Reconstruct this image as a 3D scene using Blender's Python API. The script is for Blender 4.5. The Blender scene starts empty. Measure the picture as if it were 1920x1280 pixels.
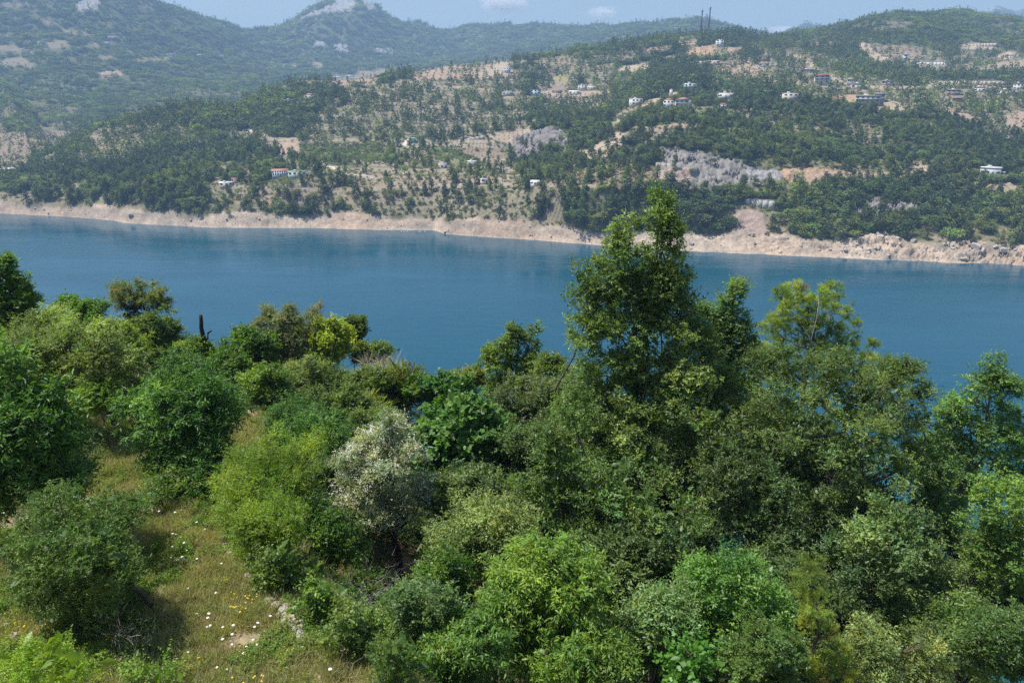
import bpy, math, random
import numpy as np
from math import radians, tan, sin, cos, pi

# ------------------------------------------------------------------ camera, sky, sun, exposure
C = bpy.context.scene
col = C.collection
HC = 103.0                       # height of the camera above the lake
PITCH = radians(20.56)
F = 1280.0                       # focal length in pixels of a 1920 wide picture (24 mm on 36 mm)
cam_data = bpy.data.cameras.new("camera")
cam_data.lens = 24.0; cam_data.sensor_width = 36.0
cam_data.clip_start = 0.1; cam_data.clip_end = 40000
cam = bpy.data.objects.new("camera", cam_data); col.objects.link(cam)
cam.location = (0, 0, HC); cam.rotation_euler = (pi / 2 - PITCH, 0, 0)
C.camera = cam
SUN_EL = radians(65); SUN_AZ = radians(-82)     # azimuth measured from +Y towards +X
world = bpy.data.worlds.new("World"); C.world = world; world.use_nodes = True
wn = world.node_tree.nodes; wl = world.node_tree.links
sky = wn.new("ShaderNodeTexSky"); sky.sky_type = 'NISHITA'; sky.sun_disc = False
sky.sun_elevation = SUN_EL; sky.sun_rotation = SUN_AZ
sky.air_density = 1.0; sky.dust_density = 1.6; sky.ozone_density = 1.6; sky.altitude = 200
wn["Background"].inputs[1].default_value = 0.095
wl.new(sky.outputs[0], wn["Background"].inputs[0])
sun_d = bpy.data.lights.new("sun", 'SUN'); sun_d.energy = 5.0; sun_d.angle = radians(0.53); sun_d.color = (1, 0.955, 0.88)
sun = bpy.data.objects.new("sun", sun_d); col.objects.link(sun)
from mathutils import Vector
sdir = Vector((sin(SUN_AZ) * cos(SUN_EL), cos(SUN_AZ) * cos(SUN_EL), sin(SUN_EL)))
sun.rotation_euler = sdir.to_track_quat('Z', 'Y').to_euler()
C.view_settings.view_transform = 'Standard'; C.view_settings.look = 'None'
C.view_settings.exposure = 0.42; C.view_settings.gamma = 1.0
C.render.engine = 'CYCLES'
cy = C.cycles
cy.max_bounces = 5; cy.diffuse_bounces = 1; cy.glossy_bounces = 2; cy.transmission_bounces = 2; cy.volume_bounces = 4; cy.sample_clamp_indirect = 4.0
cy.transparent_max_bounces = 4; cy.caustics_reflective = False; cy.caustics_refractive = False
cy.use_denoising = False; cy.denoiser = 'OPENIMAGEDENOISE'; cy.denoising_input_passes = 'RGB_ALBEDO_NORMAL'
HAZE_DENSITY = 0.000205

# ------------------------------------------------------------------ noise, rays
def hash2(ix, iy, seed=0):
    h = (ix.astype(np.int64) * 374761393 + iy.astype(np.int64) * 668265263 + seed * 1442695041) & 0xFFFFFFFF
    h = ((h ^ (h >> 13)) * 1274126177) & 0xFFFFFFFF
    h = (h ^ (h >> 16)) & 0xFFFFFFFF
    return h.astype(np.float64) / 4294967295.0
def vnoise(x, y, seed=0):
    x = np.asarray(x, float); y = np.asarray(y, float)
    ix = np.floor(x); iy = np.floor(y); fx = x - ix; fy = y - iy
    fx = fx * fx * (3 - 2 * fx); fy = fy * fy * (3 - 2 * fy)
    a = hash2(ix, iy, seed); b = hash2(ix + 1, iy, seed); c = hash2(ix, iy + 1, seed); d = hash2(ix + 1, iy + 1, seed)
    return ((a * (1 - fx) + b * fx) * (1 - fy) + (c * (1 - fx) + d * fx) * fy) * 2 - 1
def fbm(x, y, octv=4, seed=0, gain=0.5, ridged=False):
    s = 0; a = 1.0; n = 0; f = 1.0
    for o in range(octv):
        v = vnoise(x * f + 17.3 * o, y * f - 9.1 * o, seed + o)
        if ridged: v = 1 - 2 * np.abs(v)
        s = s + a * v; n += a; a *= gain; f *= 2.03
    return s / n
def vnoise3(p, seed=0):
    z = p[:, 2]; iz = np.floor(z); fz = z - iz; fz = fz * fz * (3 - 2 * fz)
    a = vnoise(p[:, 0] + iz * 31.7, p[:, 1] + iz * 17.1, seed); b = vnoise(p[:, 0] + (iz + 1) * 31.7, p[:, 1] + (iz + 1) * 17.1, seed)
    return a * (1 - fz) + b * fz
def ray(px, py):
    """horizontal (x, z) slope per metre of forward distance for a point of the picture"""
    dx = (px - 960.0) / F; dv = (640.0 - py) / F
    y = cos(PITCH) + dv * sin(PITCH); z = -sin(PITCH) + dv * cos(PITCH)
    return dx / y, z / y
def at(px, py, d):                                  # point at forward distance d
    a, b = ray(px, py); return np.array((a * d, d, HC + b * d))
def project(x, y, z):
    zz = z - HC
    dep = y * cos(PITCH) - zz * sin(PITCH); up = y * sin(PITCH) + zz * cos(PITCH)
    dep = np.where(np.abs(dep) < 1e-3, 1e-3, dep)
    return 960 + F * x / dep, 640 - F * up / dep
def smooth(a, b, x):
    t = np.clip((x - a) / (b - a), 0, 1); return t * t * (3 - 2 * t)
def inpoly(px, py, poly):
    poly = np.asarray(poly, float)
    ins = np.zeros(px.shape, bool)
    x0, y0 = poly.min(0); x1, y1 = poly.max(0)
    m = (px >= x0) & (px <= x1) & (py >= y0) & (py <= y1)
    qx = px[m]; qy = py[m]; r = np.zeros(qx.shape, bool); n = len(poly)
    for i in range(n):
        ax, ay = poly[i]; bx, by = poly[(i + 1) % n]
        if ay == by: continue
        c = ((ay > qy) != (by > qy)) & (qx < (bx - ax) * (qy - ay) / (by - ay) + ax)
        r ^= c
    ins[m] = r
    return ins

# ------------------------------------------------------------------ scene helpers
def tag(o, label=None, cat=None, group=None, kind=None):
    if label: o["label"] = label
    if cat: o["category"] = cat
    if group: o["group"] = group
    if kind: o["kind"] = kind
    return o
def mesh_from(name, V, faces_flat, counts, mats, cols=None, matidx=None, smoothf=False):
    V = np.ascontiguousarray(V, dtype=np.float32); faces_flat = np.ascontiguousarray(faces_flat, dtype=np.int32)
    counts = np.asarray(counts, dtype=np.int32)
    me = bpy.data.meshes.new(name)
    me.vertices.add(len(V)); me.vertices.foreach_set("co", V.ravel())
    me.loops.add(len(faces_flat)); me.loops.foreach_set("vertex_index", faces_flat)
    me.polygons.add(len(counts))
    starts = np.zeros(len(counts), np.int32); starts[1:] = np.cumsum(counts)[:-1]
    me.polygons.foreach_set("loop_start", starts)
    if matidx is not None: me.polygons.foreach_set("material_index", np.asarray(matidx, np.int32))
    if smoothf: me.polygons.foreach_set("use_smooth", np.ones(len(counts), bool))
    for m in (mats if isinstance(mats, (list, tuple)) else [mats]): me.materials.append(m)
    if cols is not None:
        a = me.color_attributes.new("Col", 'FLOAT_COLOR', 'POINT')
        cc = np.ones((len(V), 4), np.float32); cc[:, :3] = cols
        a.data.foreach_set("color", cc.ravel())
    me.update(calc_edges=True)
    return me
def link(name, me, parent=None, loc=None):
    o = bpy.data.objects.new(name, me); col.objects.link(o)
    if parent is not None: o.parent = parent
    if loc is not None: o.location = loc
    return o
def empty(name, loc, rz=0.0):
    o = bpy.data.objects.new(name, None); col.objects.link(o); o.location = loc; o.rotation_euler = (0, 0, rz)
    o.empty_display_size = 0.3
    return o
class MB:
    """collects shapes into one mesh"""
    def __init__(s): s.V = []; s.Fc = []; s.n = 0; s.f = []; s.cn = []
    def add(s, V, faces):
        V = np.asarray(V, float)
        for fc in faces: s.f.extend([i + s.n for i in fc]); s.cn.append(len(fc))
        s.V.append(V); s.n += len(V)
        return s
    def box(s, x0, y0, z0, x1, y1, z1):
        V = [(x0, y0, z0), (x1, y0, z0), (x1, y1, z0), (x0, y1, z0), (x0, y0, z1), (x1, y0, z1), (x1, y1, z1), (x0, y1, z1)]
        return s.add(V, [(0, 3, 2, 1), (4, 5, 6, 7), (0, 1, 5, 4), (1, 2, 6, 5), (2, 3, 7, 6), (3, 0, 4, 7)])
    def tube(s, pts, rad, n=6, cap=True):
        pts = [np.asarray(p, float) for p in pts]
        rings = []
        for i, p in enumerate(pts):
            t = pts[min(i + 1, len(pts) - 1)] - pts[max(i - 1, 0)]
            t = t / (np.linalg.norm(t) + 1e-9)
            ref = np.array((0, 0, 1.0)) if abs(t[2]) < 0.9 else np.array((1.0, 0, 0))
            u = np.cross(t, ref); u /= np.linalg.norm(u) + 1e-9; v = np.cross(t, u)
            for k in range(n):
                a = 2 * pi * k / n
                rings.append(p + (u * cos(a) + v * sin(a)) * rad[i])
        fs = []
        for i in range(len(pts) - 1):
            for k in range(n):
                a = i * n + k; b = i * n + (k + 1) % n
                fs.append((a, b, b + n, a + n))
        if cap: fs.append(tuple(range(n - 1, -1, -1))); fs.append(tuple((len(pts) - 1) * n + k for k in range(n)))
        return s.add(rings, fs)
    def mesh(s, name, mat, smoothf=False):
        return mesh_from(name, np.concatenate(s.V), s.f, s.cn, mat, smoothf=smoothf)
    def build(s, name, mat, parent=None, loc=None, smoothf=False):
        return link(name, s.mesh(name, mat, smoothf), parent, loc)

# ------------------------------------------------------------------ materials
def new_mat(name):
    m = bpy.data.materials.new(name); m.use_nodes = True
    nt = m.node_tree; nt.nodes.clear()
    out = nt.nodes.new("ShaderNodeOutputMaterial")
    return m, nt, out
def N(nt, t, **kw):
    n = nt.nodes.new(t)
    for k, v in kw.items():
        if k.startswith('i_'):
            key = k[2:]; n.inputs[int(key) if key.isdigit() else key.replace('_', ' ')].default_value = v
        else: setattr(n, k, v)
    return n
def simple_mat(name, c, rough=0.7, var=0.12, scale=3.0, bump=0.0, metallic=0.0):
    """painted / stone / wood surface with mottled colour"""
    m, nt, out = new_mat(name); L = nt.links
    tc = N(nt, "ShaderNodeTexCoord"); no = N(nt, "ShaderNodeTexNoise", i_Scale=scale, i_Detail=6.0, i_Roughness=0.6)
    L.new(tc.outputs['Object'], no.inputs['Vector'])
    mr = N(nt, "ShaderNodeMapRange"); mr.inputs[1].default_value = 0.3; mr.inputs[2].default_value = 0.7
    mr.inputs[3].default_value = 1 - var; mr.inputs[4].default_value = 1 + var
    L.new(no.outputs[0], mr.inputs[0])
    mx = N(nt, "ShaderNodeVectorMath", operation='SCALE'); mx.inputs[0].default_value = c[:3]
    L.new(mr.outputs[0], mx.inputs['Scale'])
    b = N(nt, "ShaderNodeBsdfPrincipled", i_Roughness=rough, i_Metallic=metallic)
    L.new(mx.outputs[0], b.inputs['Base Color'])
    if bump:
        bp = N(nt, "ShaderNodeBump", i_Strength=0.8, i_Distance=bump); L.new(no.outputs[0], bp.inputs['Height']); L.new(bp.outputs[0], b.inputs['Normal'])
    L.new(b.outputs[0], out.inputs[0])
    return m
def leaf_mat(name, trans=0.38, rough=0.42, rnd=0.0, spec=0.4, usecol=True, base=(0.06, 0.1, 0.03)):
    m, nt, out = new_mat(name); L = nt.links
    if usecol:
        at_ = N(nt, "ShaderNodeAttribute", attribute_name="Col"); csock = at_.outputs['Color']
    else:
        rgb = N(nt, "ShaderNodeRGB"); rgb.outputs[0].default_value = (*base, 1); csock = rgb.outputs[0]
    if rnd:
        oi = N(nt, "ShaderNodeObjectInfo")
        hs = N(nt, "ShaderNodeHueSaturation")
        a = N(nt, "ShaderNodeMapRange"); a.inputs[3].default_value = 0.5 - 0.035 * rnd; a.inputs[4].default_value = 0.5 + 0.03 * rnd
        L.new(oi.outputs['Random'], a.inputs[0]); L.new(a.outputs[0], hs.inputs['Hue'])
        mul = N(nt, "ShaderNodeMath", operation='MULTIPLY', i_1=7.31); fr = N(nt, "ShaderNodeMath", operation='FRACT')
        L.new(oi.outputs['Random'], mul.inputs[0]); L.new(mul.outputs[0], fr.inputs[0])
        b_ = N(nt, "ShaderNodeMapRange"); b_.inputs[3].default_value = 1 - 0.4 * rnd; b_.inputs[4].default_value = 1 + 0.45 * rnd
        L.new(fr.outputs[0], b_.inputs[0]); L.new(b_.outputs[0], hs.inputs['Value'])
        L.new(csock, hs.inputs['Color']); csock = hs.outputs[0]
        if rnd >= 1:
            no = N(nt, "ShaderNodeTexNoise", i_Scale=0.011, i_Detail=4.0, i_Roughness=.6); L.new(oi.outputs['Location'], no.inputs['Vector'])
            m2 = N(nt, "ShaderNodeMapRange"); m2.inputs[1].default_value = .38; m2.inputs[2].default_value = .62; L.new(no.outputs[0], m2.inputs[0])
            mx_ = N(nt, "ShaderNodeMix", data_type='RGBA'); mx_.inputs[6].default_value = (.72, .78, .95, 1); mx_.inputs[7].default_value = (1.45, 1.38, .95, 1); L.new(m2.outputs[0], mx_.inputs[0])
            mm = N(nt, "ShaderNodeMix", data_type='RGBA', blend_type='MULTIPLY'); mm.inputs[0].default_value = 1; L.new(csock, mm.inputs[6]); L.new(mx_.outputs[2], mm.inputs[7]); csock = mm.outputs[2]
    pb = N(nt, "ShaderNodeBsdfPrincipled", i_Roughness=rough); pb.inputs['Specular IOR Level'].default_value = spec
    tr = N(nt, "ShaderNodeBsdfTranslucent"); mix = N(nt, "ShaderNodeMixShader", i_0=trans)
    ty = N(nt, "ShaderNodeMix", data_type='RGBA', blend_type='MULTIPLY'); ty.inputs[0].default_value = 1.0
    ty.inputs[7].default_value = (1.7, 1.75, 0.45, 1)
    L.new(csock, pb.inputs['Base Color']); L.new(csock, ty.inputs[6]); L.new(ty.outputs[2], tr.inputs[0])
    L.new(pb.outputs[0], mix.inputs[1]); L.new(tr.outputs[0], mix.inputs[2]); L.new(mix.outputs[0], out.inputs[0])
    return m
M_leaf = leaf_mat("leaves")
M_leaf_gloss = leaf_mat("glossy_leaves", trans=0.36, rough=0.45, spec=0.4)
M_needle = leaf_mat("needles", trans=0.42, rough=0.5, spec=0.3)
M_far = leaf_mat("far_leaves", trans=0.2, rough=0.7, rnd=1.0, spec=0.2)
M_bark = simple_mat("bark", (0.10, 0.075, 0.055), 0.9, 0.45, 6, 0.02)
M_bark_grey = simple_mat("grey_bark", (0.30, 0.26, 0.23), 0.9, 0.3, 8, 0.02)
M_bark_dark = simple_mat("dark_bark", (0.035, 0.022, 0.018), 0.9, 0.5, 8, 0.02)
M_stone = simple_mat("stone", (0.40, 0.35, 0.29), 0.9, 0.35, 3, 0.05)
M_dry = leaf_mat("dry_stems", trans=0.15, rough=0.8, spec=0.1)

# ------------------------------------------------------------------ far terrain (opposite shore, hills and mountains)
shore_px = [(-300, 375), (0, 400), (120, 406), (215, 414), (246, 413), (232, 418), (300, 422), (400, 427), (600, 428), (700, 431), (815, 432), (835, 439), (900, 444),
            (1000, 450), (1100, 458), (1280, 470), (1400, 476), (1500, 480), (1650, 487), (1750, 491), (1920, 498), (2300, 518)]
RIDGE = [(60, 300, 730), (200, 232, 830), (320, 204, 860), (445, 196, 900), (490, 170, 930), (560, 147, 950), (640, 140, 980), (720, 134, 1000), (800, 128, 1040), (900, 112, 1100),
         (960, 104, 1130), (1050, 95, 1170), (1130, 88, 1200), (1200, 74, 1220), (1290, 62, 1240), (1370, 66, 1260), (1430, 72, 1300), (1500, 62, 1400), (1570, 46, 1500), (1640, 30, 1560),
         (1720, 22, 1600), (1790, 20, 1620), (1850, 29, 1600), (1920, 40, 1560), (2050, 50, 1500)]
BACK = [(-150, -60, 2000), (0, -45, 2150), (150, -25, 2250), (250, -10, 2350), (310, 3, 2450), (370, 20, 2600), (430, 38, 2750), (475, 54, 2900), (520, 46, 3000), (560, 33, 3000), (600, 17, 3000), (640, 3, 3000), (670, 1, 3000), (700, 10, 3020),
        (745, 38, 3100), (790, 42, 3200), (845, 57, 3300), (900, 46, 3300), (940, 42, 3300), (985, 49, 3350), (1010, 44, 3350), (1060, 48, 3400), (1110, 53, 3400), (1150, 45, 2900), (1200, 36, 2800), (1250, 34, 2750), (1310, 32, 2700), (1360, 42, 2750), (1420, 57, 2800), (1460, 68, 2850)]
FAR = [(1480, 62, 4300), (1500, 52, 4300), (1535, 46, 4300), (1565, 52, 4300), (1600, 62, 4350), (1700, 60, 4400), (1780, 32, 4300), (1820, 24, 4300), (1870, 17, 4300), (1920, 18, 4300), (2050, 25, 4300)]
def ln3(l): return [(p[0], p[1], p[2]) for p in l]
def by_z(l): return [(px, py, (z - HC) / ray(px, py)[1]) for px, py, z in l]
sh = [p for p in shore_px if p[0] != 246]
L1 = by_z([(p[0], p[1], 0.0) for p in sh])
L0 = [(px, py, d - 25) for px, py, d in L1]
L2 = by_z([(p[0], p[1] - (29 if p[0] < 1250 else 36), float(np.interp(p[0], [0, 400, 900, 1500], [11.5, 10, 9.5, 8.5]))) for p in sh])
L3 = by_z([(-300, 342, 15), (0, 340, 18), (150, 345, 21), (300, 342, 28), (430, 345, 27), (560, 335, 33), (700, 350, 27), (830, 335, 32), (940, 338, 33), (1040, 348, 35), (1150, 348, 37), (1250, 345, 38), (1350, 345, 37), (1460, 340, 37), (1600, 338, 37), (1740, 335, 38), (1860, 330, 39), (2300, 322, 42)])
L4 = [(-300, 305, 800), (0, 302, 810), (60, 325, 705), (200, 295, 705), (320, 295, 705), (450, 290, 700), (560, 275, 705), (700, 280, 695), (800, 290, 668), (880, 300, 655), (960, 310, 630), (1040, 315, 585), (1080, 305, 578), (1150, 292, 570), (1250, 290, 540), (1350, 292, 535), (1450, 298, 545), (1600, 298, 548), (1860, 302, 550), (2300, 298, 560)]
L5 = [(-300, 255, 980), (0, 255, 960), (60, 316, 718), (200, 262, 760), (320, 250, 780), (450, 245, 785), (560, 235, 785), (700, 240, 772), (800, 240, 770), (900, 250, 750), (980, 255, 730), (1010, 250, 705), (1040, 245, 695), (1100, 240, 680), (1150, 245, 645), (1250, 240, 605), (1350, 245, 585), (1450, 240, 620), (1900, 240, 635), (2300, 240, 650)]
L6 = [(-300, 200, 1200), (0, 200, 1180), (60, 308, 730), (200, 246, 797), (320, 222, 832), (445, 210, 850), (500, 195, 852), (580, 190, 855), (700, 190, 862), (850, 190, 872), (950, 195, 862), (1050, 205, 822), (1150, 206, 785), (1200, 198, 722), (1265, 196, 705), (1330, 201, 700), (1480, 190, 706), (1625, 193, 700), (1780, 186, 720), (1910, 181, 740), (2300, 180, 740)]
L6b = [(-300, 170, 1400), (0, 166, 1370), (60, 303, 738), (200, 238, 822), (320, 212, 850), (445, 203, 882), (500, 178, 915), (580, 168, 912), (700, 160, 932), (860, 155, 965), (1000, 150, 992), (1100, 147, 990), (1200, 142, 955), (1300, 136, 910), (1420, 126, 922), (1540, 126, 952), (1680, 116, 1000), (1840, 113, 1040), (1900, 116, 1015), (2300, 115, 1000)]
L7 = [(-300, 152, 1500), (0, 150, 1450)] + [(px, py + 8, d) for px, py, d in RIDGE] + [(2300, 60, 1450)]
L8 = []
for px, py, d in L7:
    z = HC + ray(px, py)[1] * d
    if px <= 0: L8.append((px, py - 6, d + 70))
    else: 
        z2 = max(14, z * .66 - 4) if px < 1440 else z - 50
        L8.append((px, None, d * 1.13, z2))
L9 = [(-300, 130, 1640), (0, 132, 1620), (60, 190, 1350), (120, 200, 1300), (200, 202, 1310), (350, 182, 1450), (450, 165, 1650), (520, 160, 1800), (600, 152, 1900), (800, 136, 2100), (1000, 116, 2200), (1200, 92, 2250), (1350, 86, 2250), (1450, 84, 2250), (1560, 64, 2350), (1700, 50, 2400), (2300, 66, 2400)]
L10 = [(-300, 30, 1850), (0, 60, 1830), (120, 85, 1800), (250, 104, 1850), (380, 104, 2080), (480, 118, 2320), (560, 116, 2450), (700, 106, 2600), (850, 106, 2700), (1000, 90, 2720), (1200, 62, 2580), (1350, 58, 2560), (1450, 76, 2620), (1560, 66, 2750), (1700, 54, 2800), (2300, 66, 2800)]
L11 = [(px, py + (1 if 560 <= px <= 720 else 8), d) for px, py, d in BACK] + [(1520, 70, 2950), (1600, 64, 3000), (1700, 54, 3100), (2300, 66, 3100)]
L11 = [(-300, -70, 2100)] + [(p[0], p[1], p[2]) for p in L11 if p[0] > -150]
L12 = [(px, None, d * 1.12, HC + ray(px, py)[1] * d - 70) for px, py, d in L11]
L13 = [(-300, 70, 4200), (1440, 78, 4200)] + [(px, py + 4, 4300) for px, py, d in FAR] + [(2300, 40, 4300)]
L14 = [(-300, None, 5200, 120), (2300, None, 5200, 120)]
NS, NT = 1150, 1000
A_ = np.linspace(-1.02, 1.02, NS); T_ = np.linspace(math.log(375), math.log(5150), NT)
def gsm(v, n):
    if n < 1: return v
    k = np.hanning(2 * n + 3)[1:-1]; k /= k.sum(); return np.convolve(np.pad(v, n, mode='edge'), k, 'valid')
LD, LZ = [], []
for li, l in enumerate((L0, L1, L2, L3, L4, L5, L6, L6b, L7, L8, L9, L10, L11, L12, L13, L14)):
    aa, dd, zz = [], [], []
    for p in l:
        if len(p) == 4: aa.append(ray(p[0], 100)[0]); dd.append(p[2]); zz.append(p[3])
        else: a, b = ray(p[0], p[1]); aa.append(a); dd.append(p[2]); zz.append(HC + b * p[2] if li else -7.0)
    o = np.argsort(aa); aa = np.array(aa)[o]; n_ = 2 if li < 3 else 9
    LD.append(gsm(np.interp(A_, aa, np.array(dd)[o]), n_)); LZ.append(gsm(np.interp(A_, aa, np.array(zz)[o]), n_) if li != 1 else np.zeros(NS))
LD = np.array(LD); LZ = np.array(LZ)
for i in range(1, len(LD)): LD[i] = np.maximum(LD[i], LD[i - 1] * 1.008)
ag, tg = np.meshgrid(A_, T_); D_ = np.exp(tg)
H0 = np.empty((NT, NS))
def pchip(x, y, q):
    h = np.diff(x); m = np.diff(y) / h; dd = np.zeros(len(x)); ok_ = m[:-1] * m[1:] > 0
    w1_ = 2 * h[1:] + h[:-1]; w2_ = h[1:] + 2 * h[:-1]
    with np.errstate(divide='ignore', invalid='ignore'): dd[1:-1] = np.where(ok_, (w1_ + w2_) / (w1_ / m[:-1] + w2_ / m[1:]), 0)
    dd[0] = m[0]; dd[-1] = m[-1]
    i = np.clip(np.searchsorted(x, q) - 1, 0, len(h) - 1); t = np.clip((q - x[i]) / h[i], 0, 1)
    return (1 + 2 * t) * (1 - t) ** 2 * y[i] + t * (1 - t) ** 2 * h[i] * dd[i] + t * t * (3 - 2 * t) * y[i + 1] + t * t * (t - 1) * h[i] * dd[i + 1]
for j in range(NS): H0[:, j] = pchip(np.log(LD[:, j]), LZ[:, j], T_)
X_ = D_ * ag; Y_ = D_; R_ = np.hypot(X_, Y_)
amp = smooth(0, 35, H0)
H = H0 + amp * (0.007 * R_ * fbm(X_ / 95, Y_ / 95, 4, 3) * smooth(300, 900, R_) + 2.0 * fbm(X_ / 28, Y_ / 28, 3, 9))
mtn = smooth(1300, 2300, R_)
H += mtn * 12 * fbm(X_ / 260, Y_ / 260, 5, 21)

# ---- patches of the hillside (outlines in picture coordinates, only used to find the ground they cover)
SOIL = (0.33, 0.245, 0.18); TAN = (0.37, 0.30, 0.215); PINK = (0.33, 0.25, 0.215); BROWN = (0.235, 0.185, 0.13); ORANGE = (0.38, 0.26, 0.165)
GREY = (0.24, 0.225, 0.21); LGREY = (0.29, 0.285, 0.28); DGREY = (0.20, 0.185, 0.18); YEL = (0.27, 0.24, 0.09); PALE = (0.55, 0.48, 0.40); SCRUB = (0.150, 0.145, 0.080); GRASS = (0.175, 0.19, 0.085)
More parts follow.
